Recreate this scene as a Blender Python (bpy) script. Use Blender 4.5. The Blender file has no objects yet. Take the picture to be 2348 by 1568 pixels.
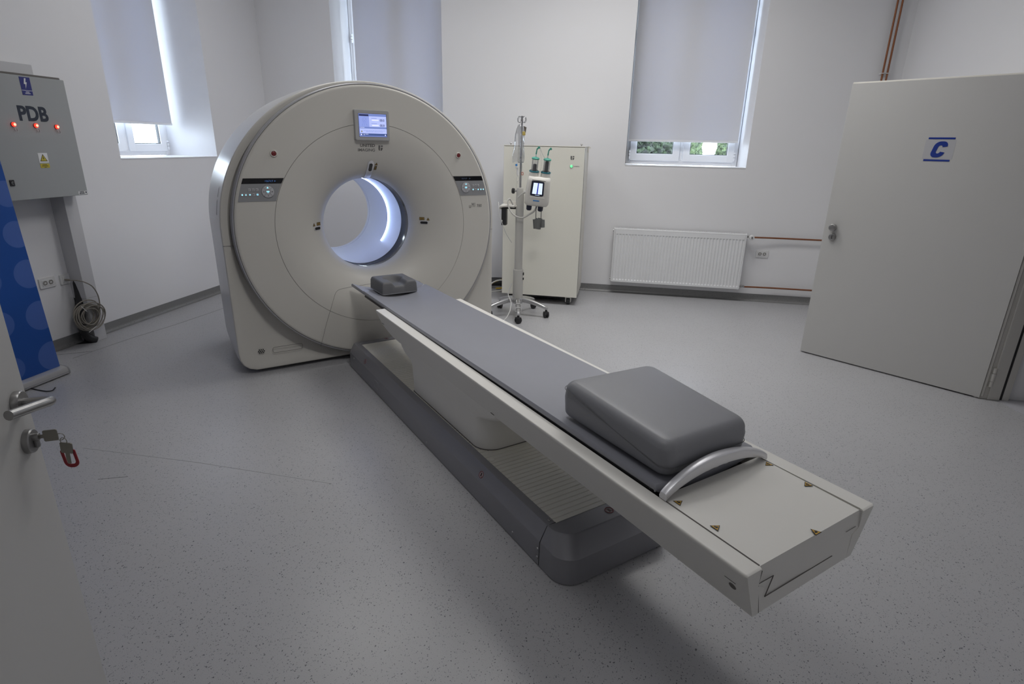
import bpy, bmesh, math, random
from mathutils import Matrix, Vector, noise
PI = math.pi
R = math.radians
C = bpy.context.scene.collection
random.seed(7)

# ------------------------------------------------------------------ frames
# room frame = world: camera stands in the doorway at x=y=0, back wall at y=BW, left wall at x=-LW
BW, LW, RW, CEIL = 6.557, 4.27, 2.48, 3.85
FW = -0.12
SCAN = Matrix.Translation((0.5766, 1.4116, 0)) @ Matrix.Rotation(0.7518, 4, 'Z')   # scanner axis frame (u, v, z)
ROOM = Matrix.Identity(4)

# ------------------------------------------------------------------ materials
def nd(nt, t, **k):
    n = nt.nodes.new(t)
    for a, b in k.items():
        if a in n.inputs: n.inputs[a].default_value = b
        else: setattr(n, a, b)
    return n

def srgb(c):
    return tuple(((x/255)/12.92 if x/255 <= .04045 else ((x/255+.055)/1.055)**2.4) for x in c)

MATS = {}
def mat(name, col, rough=.5, metal=0., spec=.5, var=.03, vscale=6., bump=0., bscale=200., coat=0., emit=None, estr=0., trans=0.):
    if name in MATS: return MATS[name]
    m = bpy.data.materials.new(name); m.use_nodes = True
    nt = m.node_tree; b = nt.nodes['Principled BSDF']
    b.inputs['Roughness'].default_value = rough; b.inputs['Metallic'].default_value = metal
    b.inputs['Specular IOR Level'].default_value = spec
    if coat: b.inputs['Coat Weight'].default_value = coat
    if trans: b.inputs['Transmission Weight'].default_value = trans
    tc = nd(nt, 'ShaderNodeTexCoord')
    nz = nd(nt, 'ShaderNodeTexNoise', Scale=vscale, Detail=3.)
    nt.links.new(tc.outputs['Object'], nz.inputs['Vector'])
    mx = nd(nt, 'ShaderNodeMix', data_type='RGBA')
    mx.inputs['A'].default_value = tuple(c*(1-var) for c in col) + (1,)
    mx.inputs['B'].default_value = tuple(min(1, c*(1+var)) for c in col) + (1,)
    nt.links.new(nz.outputs['Fac'], mx.inputs['Factor'])
    nt.links.new(mx.outputs['Result'], b.inputs['Base Color'])
    if bump:
        n2 = nd(nt, 'ShaderNodeTexNoise', Scale=bscale, Detail=2.)
        nt.links.new(tc.outputs['Object'], n2.inputs['Vector'])
        bp = nd(nt, 'ShaderNodeBump', Strength=bump, Distance=.002)
        nt.links.new(n2.outputs['Fac'], bp.inputs['Height']); nt.links.new(bp.outputs['Normal'], b.inputs['Normal'])
    if emit:
        b.inputs['Emission Color'].default_value = tuple(emit) + (1,); b.inputs['Emission Strength'].default_value = estr
    MATS[name] = m
    return m

def speckle_mat(name, base, dark, light=None, scale=75., dens=.55):
    m = bpy.data.materials.new(name); m.use_nodes = True
    nt = m.node_tree; b = nt.nodes['Principled BSDF']
    b.inputs['Roughness'].default_value = .33; b.inputs['Specular IOR Level'].default_value = .6
    tc = nd(nt, 'ShaderNodeTexCoord')
    mp = nd(nt, 'ShaderNodeMapping'); mp.inputs['Scale'].default_value = (1, .8, 1)
    nt.links.new(tc.outputs['Object'], mp.inputs['Vector'])
    wob = nd(nt, 'ShaderNodeTexNoise', Scale=170., Detail=1.)
    nt.links.new(tc.outputs['Object'], wob.inputs['Vector'])
    ad = nd(nt, 'ShaderNodeMix', data_type='VECTOR'); ad.inputs['Factor'].default_value = .012
    nt.links.new(mp.outputs['Vector'], ad.inputs['A']); nt.links.new(wob.outputs['Color'], ad.inputs['B'])
    col = None
    nz = nd(nt, 'ShaderNodeTexNoise', Scale=2.2, Detail=4.); nt.links.new(tc.outputs['Object'], nz.inputs['Vector'])
    mx = nd(nt, 'ShaderNodeMix', data_type='RGBA')
    mx.inputs['A'].default_value = tuple(c*.95 for c in base)+(1,); mx.inputs['B'].default_value = tuple(c*1.05 for c in base)+(1,)
    nt.links.new(nz.outputs['Fac'], mx.inputs['Factor']); col = mx.outputs['Result']
    # fine mottling
    fz = nd(nt, 'ShaderNodeTexNoise', Scale=420., Detail=1.); nt.links.new(tc.outputs['Object'], fz.inputs['Vector'])
    fm = nd(nt, 'ShaderNodeMapRange'); fm.inputs['From Min'].default_value = .3; fm.inputs['From Max'].default_value = .7
    fm.inputs['To Min'].default_value = .93; fm.inputs['To Max'].default_value = 1.07
    nt.links.new(fz.outputs['Fac'], fm.inputs['Value'])
    ml = nd(nt, 'ShaderNodeMix', data_type='RGBA', blend_type='MULTIPLY'); ml.inputs['Factor'].default_value = 1.
    nt.links.new(col, ml.inputs['A']); nt.links.new(fm.outputs['Result'], ml.inputs['B']); col = ml.outputs['Result']
    for sc, th, dn, dc in ((scale, .165, dens*1.1, dark), (scale*1.6, .17, dens*.8, tuple(c*1.8 for c in dark)), (scale*1.4, .2, .2, light or base)):
        vo = nd(nt, 'ShaderNodeTexVoronoi', Scale=sc); nt.links.new(ad.outputs['Result'], vo.inputs['Vector'])
        wn = nd(nt, 'ShaderNodeSeparateColor'); nt.links.new(vo.outputs['Color'], wn.inputs['Color'])
        r1 = nd(nt, 'ShaderNodeMath', operation='MULTIPLY_ADD'); r1.inputs[1].default_value = th*.7; r1.inputs[2].default_value = th*.75
        nt.links.new(wn.outputs['Green'], r1.inputs[0])
        lt = nd(nt, 'ShaderNodeMath', operation='LESS_THAN'); nt.links.new(vo.outputs['Distance'], lt.inputs[0]); nt.links.new(r1.outputs[0], lt.inputs[1])
        l2 = nd(nt, 'ShaderNodeMath', operation='LESS_THAN'); nt.links.new(wn.outputs['Red'], l2.inputs[0]); l2.inputs[1].default_value = dn
        mm = nd(nt, 'ShaderNodeMath', operation='MULTIPLY'); nt.links.new(lt.outputs[0], mm.inputs[0]); nt.links.new(l2.outputs[0], mm.inputs[1])
        mk = nd(nt, 'ShaderNodeMath', operation='MULTIPLY'); nt.links.new(mm.outputs[0], mk.inputs[0]); mk.inputs[1].default_value = .95
        mi = nd(nt, 'ShaderNodeMix', data_type='RGBA'); nt.links.new(mk.outputs[0], mi.inputs['Factor'])
        nt.links.new(col, mi.inputs['A']); mi.inputs['B'].default_value = dc+(1,); col = mi.outputs['Result']
    nt.links.new(col, b.inputs['Base Color'])
    return m

def glass_mat(name, tint=(1, 1, 1), gloss=.08):
    m = bpy.data.materials.new(name); m.use_nodes = True
    nt = m.node_tree; nt.nodes.remove(nt.nodes['Principled BSDF'])
    out = nt.nodes['Material Output']
    t = nd(nt, 'ShaderNodeBsdfTransparent', Color=tint+(1,)); g = nd(nt, 'ShaderNodeBsdfGlossy', Roughness=.03)
    fr = nd(nt, 'ShaderNodeFresnel', IOR=1.45)
    mx = nd(nt, 'ShaderNodeMixShader')
    mu = nd(nt, 'ShaderNodeMath', operation='MULTIPLY_ADD'); mu.inputs[1].default_value = .6; mu.inputs[2].default_value = gloss*.3
    nt.links.new(fr.outputs[0], mu.inputs[0]); nt.links.new(mu.outputs[0], mx.inputs[0])
    nt.links.new(t.outputs[0], mx.inputs[1]); nt.links.new(g.outputs[0], mx.inputs[2]); nt.links.new(mx.outputs[0], out.inputs['Surface'])
    return m

def fabric_translucent(name, col, tr):
    m = bpy.data.materials.new(name); m.use_nodes = True
    nt = m.node_tree; nt.nodes.remove(nt.nodes['Principled BSDF']); out = nt.nodes['Material Output']
    tc = nd(nt, 'ShaderNodeTexCoord'); nz = nd(nt, 'ShaderNodeTexNoise', Scale=900., Detail=1.); nt.links.new(tc.outputs['Object'], nz.inputs['Vector'])
    bp = nd(nt, 'ShaderNodeBump', Strength=.15, Distance=.001); nt.links.new(nz.outputs['Fac'], bp.inputs['Height'])
    d = nd(nt, 'ShaderNodeBsdfDiffuse', Color=col+(1,)); t = nd(nt, 'ShaderNodeBsdfTranslucent', Color=tr+(1,))
    nt.links.new(bp.outputs['Normal'], d.inputs['Normal'])
    a = nd(nt, 'ShaderNodeAddShader'); nt.links.new(d.outputs[0], a.inputs[0]); nt.links.new(t.outputs[0], a.inputs[1]); nt.links.new(a.outputs[0], out.inputs['Surface'])
    return m

M_wall = mat('wall_paint', (.80, .80, .815), .75, var=.012, vscale=1.5, bump=.08, bscale=260)
M_ceil = mat('ceiling_paint', (.85, .85, .85), .8)
M_reveal = mat('reveal_paint', (.84, .85, .88), .7)
M_floor = speckle_mat('speckled_vinyl', (.415, .415, .428), (.035, .037, .05), (.43, .43, .44), 108., .6)
M_skirt = speckle_mat('speckled_vinyl_skirting', (.20, .20, .20), (.04, .04, .045), (.3, .3, .3), 78., .4)
M_outfloor = mat('corridor_vinyl', (.42, .42, .45), .5)
M_beige = mat('scanner_cover', (.58, .562, .52), .42, var=.012, spec=.4)
M_side = mat('scanner_side', (.62, .62, .625), .3, var=.01, spec=.6)  # same beige cover, window reflection put into the cooler, lighter colour
M_tablew = mat('table_cover', (.80, .785, .74), .42, var=.012)
M_seam = mat('seam_shadow', (.16, .15, .14), .8)
M_softseam = mat('soft_seam', (.42, .41, .375), .7)
M_trim = mat('grey_trim', (.42, .42, .44), .35, metal=.3)
M_silver = mat('silver_paint', (.72, .72, .75), .32, metal=.5)
M_bezel = mat('bezel_grey', (.40, .40, .40), .4)
M_panel = mat('panel_grey', (.28, .285, .295), .4)
M_black = mat('gloss_black', (.008, .008, .01), .12)
M_blackm = mat('matt_black', (.018, .018, .02), .5)
M_bore = mat('bore_white', (.74, .76, .82), .4, var=.01)
M_rim = mat('smoked_acrylic', (.055, .055, .06), .12, spec=.7)
M_led = mat('led_strip', (1, 1, 1), .5, emit=(.42, .56, 1.), estr=11.)
M_button = mat('button_grey', (.45, .45, .47), .4)
M_cyan = mat('cyan_glow', (.3, .8, 1), .5, emit=(.25, .75, 1.), estr=1.6)
M_bluedisp = mat('blue_digits', (.05, .12, .3), .5, emit=(.06, .16, .45), estr=.35)
M_bluedim = mat('blue_digits_dim', (.03, .04, .06), .5, emit=(.05, .07, .12), estr=.35)
M_red = mat('red_button', (.16, .015, .015), .3)
M_cream = mat('cream_ring', (.6, .58, .54), .3)
M_letter = mat('lettering_grey', (.15, .145, .14), .5)
M_scr = mat('screen_blue', (.1, .15, .4), .3, emit=(.34, .42, .88), estr=.72)
M_scr2 = mat('screen_light', (.3, .35, .6), .3, emit=(.47, .54, .95), estr=.8)
M_scrd = mat('screen_dark', (.02, .03, .1), .3, emit=(.10, .16, .42), estr=.6)
M_scrk = mat('screen_navy', (.01, .01, .04), .3, emit=(.03, .04, .14), estr=.5)
M_scrm = mat('screen_mid', (.05, .08, .25), .3, emit=(.22, .30, .68), estr=.7)
M_scrw = mat('screen_white', (.6, .6, .9), .3, emit=(.72, .76, 1.), estr=.85)
M_yellow = mat('warning_yellow', (.62, .36, .035), .5)
M_yellow2 = mat('sign_yellow', (.55, .45, .04), .5)
M_amber = mat('label_amber', (.33, .20, .04), .5)
M_mattress = mat('mattress_vinyl', (.29, .297, .335), .42, var=.03, bump=.1, bscale=500)
M_wedge = mat('wedge_vinyl', (.25, .254, .272), .38, var=.03, bump=.12, bscale=350)
M_foam = mat('headrest_foam', (.135, .136, .142), .6, var=.03, bump=.2, bscale=500)
M_base = mat('base_grey', (.26, .26, .28), .36, metal=.25, var=.02)
M_bellow = mat('bellows_plastic', (.78, .76, .69), .5, var=.02)
M_screw = mat('screw_metal', (.35, .35, .36), .35, metal=.8)
M_steel = mat('brushed_steel', (.36, .355, .35), .32, metal=.9, var=.05, vscale=40)
M_chrome = mat('polished_alloy', (.62, .62, .62), .22, metal=.9)
M_pole = mat('pole_steel', (.42, .42, .43), .25, metal=.9)
M_stand = mat('stand_grey', (.52, .51, .48), .45)
M_inj = mat('injector_white', (.72, .70, .65), .4)
M_navy = mat('navy_plastic', (.012, .016, .04), .3)
M_injscr = mat('injector_screen', (.6, .7, .9), .3, emit=(.72, .82, 1.), estr=.9)
M_injbar = mat('injector_screen_bar', (.03, .04, .3), .3, emit=(.06, .08, .45), estr=.6)
M_bluelab = mat('blue_label', (.05, .25, .6), .4)
M_green = mat('green_cap', (.07, .34, .26), .4)
M_teal = mat('teal_ring', (.02, .16, .2), .4)
M_rubber = mat('dark_rubber', (.06, .06, .065), .6)
M_heater = mat('heater_grey', (.13, .135, .13), .6)
M_clear = glass_mat('clear_plastic', (.93, .94, .95), .5)
M_pane = glass_mat('window_glass', (.97, .99, 1.), .1)
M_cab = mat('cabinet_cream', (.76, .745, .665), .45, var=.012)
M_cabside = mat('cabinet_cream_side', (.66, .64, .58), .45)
M_gled = mat('green_led', (.1, .8, .2), .4, emit=(.12, 1., .25), estr=1.6)
M_rad = mat('radiator_enamel', (.80, .81, .82), .3)
M_copper = mat('copper', (.30, .125, .065), .38, metal=.75, var=.15, vscale=15)
M_plastic = mat('white_plastic', (.72, .72, .72), .4)
M_hole = mat('socket_recess', (.22, .21, .19), .6)
M_pdb = mat('steel_grey_paint', (.36, .375, .375), .45, var=.012)
M_pdbletter = mat('pdb_letters', (.012, .02, .04), .5)
M_redlamp = mat('red_lamp', (.8, .02, .01), .3, emit=(1., .03, .015), estr=2.2)
M_redcore = mat('red_lamp_core', (1, .4, .3), .3, emit=(1., .35, .22), estr=2.2)
M_bluesign = mat('sign_blue', (.02, .025, .18), .45)
M_white = mat('sign_white', (.75, .75, .75), .5)
M_trunk = mat('trunking_grey', (.56, .56, .575), .55)
M_cable = mat('cable_beige', (.24, .22, .19), .5)
M_cablew = mat('cable_white', (.62, .62, .60), .5)
M_cabley = mat('cable_yellow', (.65, .42, .02), .5)
M_door = mat('door_laminate', (.55, .545, .53), .5, var=.012)
M_dooredge = mat('door_edge', (.70, .685, .64), .5)  # window light on the leaf's rear lip, put into a lighter colour
M_frame = mat('door_frame_paint', (.60, .585, .55), .5)
M_doorblue = mat('door_blue', (.008, .035, .27), .45)
M_film = mat('clear_film', (.49, .49, .51), .5)
M_pvc = mat('pvc_white', (.84, .85, .88), .35)
M_gasket = mat('gasket_grey', (.03, .035, .04), .5)
M_blind = fabric_translucent('blind_fabric', (.71, .715, .735), (.062, .070, .092))
M_alu = mat('banner_alu', (.66, .65, .64), .3, metal=.55)
M_tagred = mat('tag_red', (.30, .01, .02), .4)
M_key = mat('key_nickel', (.30, .285, .25), .38, metal=.75)
M_ground = mat('outside_paving', (.6, .6, .6), .9)
M_signred = mat('sign_red', (.20, .03, .045), .5)
M_orange = mat('orange_glow', (.5, .12, .03), .5)

def banner_mat():
    m = bpy.data.materials.new('banner_print'); m.use_nodes = True
    nt = m.node_tree; b = nt.nodes['Principled BSDF']; b.inputs['Roughness'].default_value = .45
    tc = nd(nt, 'ShaderNodeTexCoord'); sp = nd(nt, 'ShaderNodeSeparateXYZ'); nt.links.new(tc.outputs['Object'], sp.inputs[0])
    col = None
    rgb = nd(nt, 'ShaderNodeRGB'); rgb.outputs[0].default_value = (.008, .075, .34, 1); col = rgb.outputs[0]
    # (y, z, radius) of the printed discs, in the banner's own coordinates
    for (y, z, r, f) in BDISC:
        cv = nd(nt, 'ShaderNodeCombineXYZ'); nt.links.new(sp.outputs['Y'], cv.inputs['Y']); nt.links.new(sp.outputs['Z'], cv.inputs['Z'])
        vd = nd(nt, 'ShaderNodeVectorMath', operation='DISTANCE'); nt.links.new(cv.outputs[0], vd.inputs[0]); vd.inputs[1].default_value = (0, y, z)
        lt = nd(nt, 'ShaderNodeMath', operation='LESS_THAN'); nt.links.new(vd.outputs['Value'], lt.inputs[0]); lt.inputs[1].default_value = r
        mu = nd(nt, 'ShaderNodeMath', operation='MULTIPLY'); nt.links.new(lt.outputs[0], mu.inputs[0]); mu.inputs[1].default_value = f
        mi = nd(nt, 'ShaderNodeMix', data_type='RGBA'); nt.links.new(mu.outputs[0], mi.inputs['Factor']); nt.links.new(col, mi.inputs['A'])
        mi.inputs['B'].default_value = (.16, .25, .60, 1); col = mi.outputs['Result']
    nt.links.new(col, b.inputs['Base Color'])
    return m

def hedge_mat(name, a, bcol):
    m = bpy.data.materials.new(name); m.use_nodes = True
    nt = m.node_tree; b = nt.nodes['Principled BSDF']; b.inputs['Roughness'].default_value = .8
    tc = nd(nt, 'ShaderNodeTexCoord'); nz = nd(nt, 'ShaderNodeTexNoise', Scale=14., Detail=6.); nt.links.new(tc.outputs['Object'], nz.inputs['Vector'])
    cr = nd(nt, 'ShaderNodeValToRGB'); cr.color_ramp.elements[0].position = .38; cr.color_ramp.elements[1].position = .66
    cr.color_ramp.interpolation = 'LINEAR'; cr.color_ramp.elements[0].color = a+(1,); cr.color_ramp.elements[1].color = bcol+(1,)
    nt.links.new(nz.outputs['Fac'], cr.inputs[0]); nt.links.new(cr.outputs[0], b.inputs['Base Color'])
    return m

# ------------------------------------------------------------------ mesh builder
def circle_pts(r, n, a0=0., a1=2*PI, closed=True):
    k = n if closed else n+1
    return [(r*math.cos(a0+(a1-a0)*i/n), r*math.sin(a0+(a1-a0)*i/n)) for i in range(k)]

def rrect(x0, x1, y0, y1, r, n=6, corners=None):
    """rounded rectangle, ccw; r one radius or four (x1y1, x0y1, x0y0, x1y0)"""
    rs = r if isinstance(r, (list, tuple)) else [r]*4
    out = []
    for (cx, cy, sx, sy, a), q in zip(((x1, y1, -1, -1, 0), (x0, y1, 1, -1, 90), (x0, y0, 1, 1, 180), (x1, y0, -1, 1, 270)), rs):
        for i in range(n+1):
            t = R(a+90*i/n); out.append((cx+sx*q+q*math.cos(t), cy+sy*q+q*math.sin(t)))
    return out

class MB:
    def __init__(s, M=None): s.v = []; s.f = []; s.m = []; s.M = M or Matrix.Identity(4)
    def add(s, vs, fs, mi=0, M=None):
        MM = s.M @ M if M is not None else s.M
        o = len(s.v); s.v += [MM @ Vector(p) for p in vs]; s.f += [tuple(i+o for i in f) for f in fs]; s.m += [mi]*len(fs)
        return s
    def box(s, x0, x1, y0, y1, z0, z1, bev=0., seg=2, mi=0, M=None):
        if x0 > x1: x0, x1 = x1, x0
        if y0 > y1: y0, y1 = y1, y0
        if z0 > z1: z0, z1 = z1, z0
        if not bev:
            vs = [(x, y, z) for x in (x0, x1) for y in (y0, y1) for z in (z0, z1)]
            return s.add(vs, [(0, 1, 3, 2), (4, 6, 7, 5), (0, 4, 5, 1), (2, 3, 7, 6), (0, 2, 6, 4), (1, 5, 7, 3)], mi, M)
        bm = bmesh.new(); bmesh.ops.create_cube(bm, size=1)
        for v in bm.verts: v.co = Vector(((x0+x1)/2+v.co.x*(x1-x0), (y0+y1)/2+v.co.y*(y1-y0), (z0+z1)/2+v.co.z*(z1-z0)))
        bmesh.ops.bevel(bm, geom=bm.edges[:]+bm.verts[:], offset=min(bev, .49*min(x1-x0, y1-y0, z1-z0)), segments=seg, profile=.5, affect='EDGES')
        return s.bm(bm, mi, M)
    def bm(s, bm, mi=0, M=None):
        bm.verts.index_update()
        s.add([v.co[:] for v in bm.verts], [[v.index for v in f.verts] for f in bm.faces], mi, M); bm.free(); return s
    def loft(s, loops, cap0=True, cap1=True, mi=0, close=True, M=None):
        n = len(loops[0]); vs = [p for l in loops for p in l]; fs = []
        for k in range(len(loops)-1):
            for i in range(n if close else n-1):
                j = (i+1) % n; fs.append((k*n+i, k*n+j, (k+1)*n+j, (k+1)*n+i))
        if cap0: fs.append(tuple(range(n-1, -1, -1)))
        if cap1: fs.append(tuple((len(loops)-1)*n+i for i in range(n)))
        return s.add(vs, fs, mi, M)
    def prism(s, poly, a, b, axis='z', mi=0, M=None, bev=0.):
        """poly 2D extruded from a to b along axis"""
        def P(q, t): return (q[0], q[1], t) if axis == 'z' else ((q[0], t, q[1]) if axis == 'y' else (t, q[0], q[1]))
        if bev:
            cx = sum(p[0] for p in poly)/len(poly); cy = sum(p[1] for p in poly)/len(poly)
            w = max(abs(p[0]-cx) for p in poly); h = max(abs(p[1]-cy) for p in poly)
            ins = [(cx+(p[0]-cx)*(1-bev/w), cy+(p[1]-cy)*(1-bev/h)) for p in poly]
            sg = 1 if b > a else -1
            mid = [(cx+(p[0]-cx)*(1-.3*bev/w), cy+(p[1]-cy)*(1-.3*bev/h)) for p in poly]
            return s.loft([[P(q, a) for q in poly], [P(q, b-sg*bev) for q in poly], [P(q, b-sg*.3*bev) for q in mid], [P(q, b) for q in ins]], mi=mi, M=M)
        return s.loft([[P(q, a) for q in poly], [P(q, b) for q in poly]], mi=mi, M=M)
    def tube(s, pts, r, n=10, mi=0, cap=True, M=None, closed=False):
        pts = [Vector(p) for p in pts]; k = len(pts)
        rs = r if isinstance(r, (list, tuple)) else [r]*k
        loops = []; up = None
        for i in range(k):
            if closed: t = pts[(i+1) % k]-pts[i-1]
            else: t = pts[min(i+1, k-1)]-pts[max(i-1, 0)]
            t.normalize()
            if up is None:
                up = Vector((0, 0, 1)) if abs(t.z) < .9 else Vector((1, 0, 0))
            a = t.cross(up)
            if a.length < 1e-5: a = t.cross(Vector((.3, .9, .1)))
            a.normalize(); b = a.cross(t).normalized(); up = b
            loops.append([(pts[i]+a*rs[i]*math.cos(2*PI*q/n)+b*rs[i]*math.sin(2*PI*q/n))[:] for q in range(n)])
        if closed: loops.append(loops[0]); cap = False
        return s.loft(loops, cap, cap, mi, M=M)
    def cyl(s, p, q, r, r2=None, n=24, mi=0, M=None):
        return s.tube([p, q], [r, r if r2 is None else r2], n, mi, M=M)
    def lathe(s, prof, n=48, axis='z', c=(0, 0, 0), a0=0., a1=2*PI, mi=0, cap=False, M=None):
        """prof of (radius, height along axis)"""
        full = abs(a1-a0-2*PI) < 1e-6
        loops = []
        for (r, h) in prof:
            l = []
            for i in range(n if full else n+1):
                a = a0+(a1-a0)*i/n; x, y = r*math.cos(a), r*math.sin(a)
                l.append((c[0]+x, c[1]+y, c[2]+h) if axis == 'z' else ((c[0]+x, c[1]+h, c[2]+y) if axis == 'y' else (c[0]+h, c[1]+x, c[2]+y)))
            loops.append(l)
        return s.loft(loops, cap, cap, mi, close=full, M=M)
    def text(s, txt, size, M, mi=0, bold=0., shear=0., align='CENTER', depth=.0006, spacing=1., sx=1.):
        """flat lettering in local xy plane; M places it"""
        cu = bpy.data.curves.new('t', 'FONT'); cu.body = txt; cu.size = size; cu.align_x = align; cu.align_y = 'CENTER'
        cu.shear = shear; cu.offset = bold*size; cu.extrude = depth; cu.space_character = spacing; cu.resolution_u = 4; cu.space_line = .8
        o = bpy.data.objects.new('t', cu); C.objects.link(o); bpy.context.view_layer.update()
        dg = bpy.context.evaluated_depsgraph_get(); me = bpy.data.meshes.new_from_object(o.evaluated_get(dg))
        S = Matrix.Diagonal((sx, 1, 1, 1))
        s.add([(S @ v.co)[:] for v in me.vertices], [p.vertices[:] for p in me.polygons], mi, M)
        bpy.data.objects.remove(o); bpy.data.curves.remove(cu); bpy.data.meshes.remove(me)
        return s
    def build(s, name, mats, parent=None, smooth=38, off=None, frame=None, normals=True):
        if not isinstance(mats, (list, tuple)): mats = [mats]
        o_ = Vector(off if off is not None else (OFF.get(parent.name, (0, 0, 0)) if parent else (0, 0, 0)))
        me = bpy.data.meshes.new(name)
        me.from_pydata([(v-o_)[:] for v in s.v], [], s.f)
        for m in mats: me.materials.append(m)
        for p, i in zip(me.polygons, s.m): p.material_index = i
        if normals:
            b = bmesh.new(); b.from_mesh(me); bmesh.ops.recalc_face_normals(b, faces=b.faces[:]); b.to_mesh(me); b.free()
        if smooth:
            me.shade_smooth(); me.set_sharp_from_angle(angle=R(smooth))
        me.update()
        o = bpy.data.objects.new(name, me); C.objects.link(o)
        if smooth and smooth <= 48:
            wn = o.modifiers.new('face_weighted_shading', 'WEIGHTED_NORMAL'); wn.keep_sharp = True
        if parent: o.parent = parent
        else: o.matrix_world = (frame or ROOM) @ Matrix.Translation(o_)
        OFF[o.name] = tuple(o_)
        return o

OFF = {}
def thing(name, off, label=None, cat=None, group=None, frame=None, kind=None):
    o = bpy.data.objects.new(name, None); C.objects.link(o); o.empty_display_size = .1
    o.matrix_world = (frame or ROOM) @ Matrix.Translation(off); OFF[o.name] = tuple(off)
    return tag(o, label, cat, group, kind)
def tag(o, label=None, cat=None, group=None, kind=None):
    if label: o['label'] = label
    if cat: o['category'] = cat
    if group: o['group'] = group
    if kind: o['kind'] = kind
    return o
def plane_M(o, x, y):
    """matrix taking local xy to plane at o spanned by x (right) and y (up)"""
    x = Vector(x).normalized(); y = Vector(y).normalized(); z = x.cross(y)
    return Matrix(((x[0], y[0], z[0], o[0]), (x[1], y[1], z[1], o[1]), (x[2], y[2], z[2], o[2]), (0, 0, 0, 1)))
def bez(pts, n=8):
    """Catmull-Rom through points"""
    P = [Vector(p) for p in pts]; out = []
    for i in range(len(P)-1):
        p0 = P[max(i-1, 0)]; p1 = P[i]; p2 = P[i+1]; p3 = P[min(i+2, len(P)-1)]
        for k in range(n):
            t = k/n
            out.append(.5*((2*p1)+(p2-p0)*t+(2*p0-5*p1+4*p2-p3)*t*t+(3*p1-p0-3*p2+p3)*t**3))
    out.append(P[-1]); return out

# ------------------------------------------------------------------ room shell
def wall_with_holes(mb, along, fixed0, fixed1, a0, a1, z0, z1, holes):
    """wall slab as boxes; along 'x' or 'y'; holes (a0,a1,z0,z1) sorted"""
    def B(p, q, r, t):
        if q-p < 1e-4 or t-r < 1e-4: return
        if along == 'x': mb.box(p, q, fixed0, fixed1, r, t)
        else: mb.box(fixed0, fixed1, p, q, r, t)
    cur = a0
    for (h0, h1, hz0, hz1) in holes:
        B(cur, h0, z0, z1); B(h0, h1, z0, hz0); B(h0, h1, hz1, z1); cur = h1
    B(cur, a1, z0, z1)

WT = .62
mb = MB(); mb.box(-LW-.7, RW+.7, FW-.3, BW+WT, -.12, 0)
tag(mb.build('floor', M_floor, smooth=0), 'grey speckled vinyl floor of the scanner room', None, kind='structure')
mb = MB(); mb.box(-LW-.65, RW+.65, FW-.3, BW+WT, CEIL, CEIL+.1)
tag(mb.build('ceiling', M_ceil, smooth=0), 'white ceiling above the scanner room', None, kind='structure')
W2 = (-3.363, -2.086, .0, 3.35); W3 = (-.045, 1.195, 1.405, 3.35); W2 = (W2[0], W2[1], 1.405, W2[3])
W1 = (4.37, 5.592, 1.405, 3.35)
mb = MB(); wall_with_holes(mb, 'x', BW, BW+WT, -LW-.65, RW+.65, 0, CEIL, [W2, W3])
tag(mb.build('wall_back', M_wall, smooth=0), 'white back wall with two blinded windows', None, kind='structure')
mb = MB(); wall_with_holes(mb, 'y', -LW-.65, -LW, FW-.3, BW, 0, CEIL, [W1])
tag(mb.build('wall_left', M_wall, smooth=0), 'white left wall with one window', None, kind='structure')
DR = (2.86, 4.165, 0., 2.11)
mb = MB(); wall_with_holes(mb, 'y', RW, RW+.5, FW-.3, BW, 0, CEIL, [DR])
tag(mb.build('wall_right', M_wall, smooth=0), 'white right wall behind the open door', None, kind='structure')
mb = MB(); wall_with_holes(mb, 'x', FW-.3, FW, -LW, RW, 0, CEIL, [(-.62, .72, 0, 2.12)])
tag(mb.build('wall_front', M_wall, smooth=0), 'white front wall with the doorway', None, kind='structure')
# corridors behind the two doorways keep daylight out
mb = MB(); mb.box(-2.2, 2.3, -2.4, FW-.3, -.12, 0); mb.box(RW+.7, RW+2.6, 2.0, 5.2, -.12, 0)
tag(mb.build('floor_corridor', M_outfloor, smooth=0), kind='structure')
mb = MB(); mb.box(-2.3, 2.4, -2.5, -2.4, 0, 2.7); mb.box(-2.3, -2.2, -2.4, FW-.3, 0, 2.7); mb.box(2.3, 2.4, -2.4, FW-.3, 0, 2.7); mb.box(-2.3, 2.4, -2.5, FW-.3, 2.7, 2.8)
mb.box(RW+2.6, RW+2.7, 1.9, 5.3, 0, 2.7); mb.box(RW+.5, RW+2.6, 1.9, 2.0, 0, 2.7); mb.box(RW+.5, RW+2.6, 5.2, 5.3, 0, 2.7); mb.box(RW+.5, RW+2.7, 1.9, 5.3, 2.7, 2.8)
tag(mb.build('wall_corridor', M_wall, smooth=0), kind='structure')
# light threshold floor seen in the right doorway
mb = MB(); mb.prism([(RW+.13, 4.165), (RW+.13, 4.08), (RW+.30, 2.86), (RW+.7, 2.86), (RW+.7, 4.165)], -.001, .003)
tag(mb.build('floor_threshold', M_outfloor, smooth=0), 'pale floor in the doorway at the right edge', kind='structure')

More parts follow.
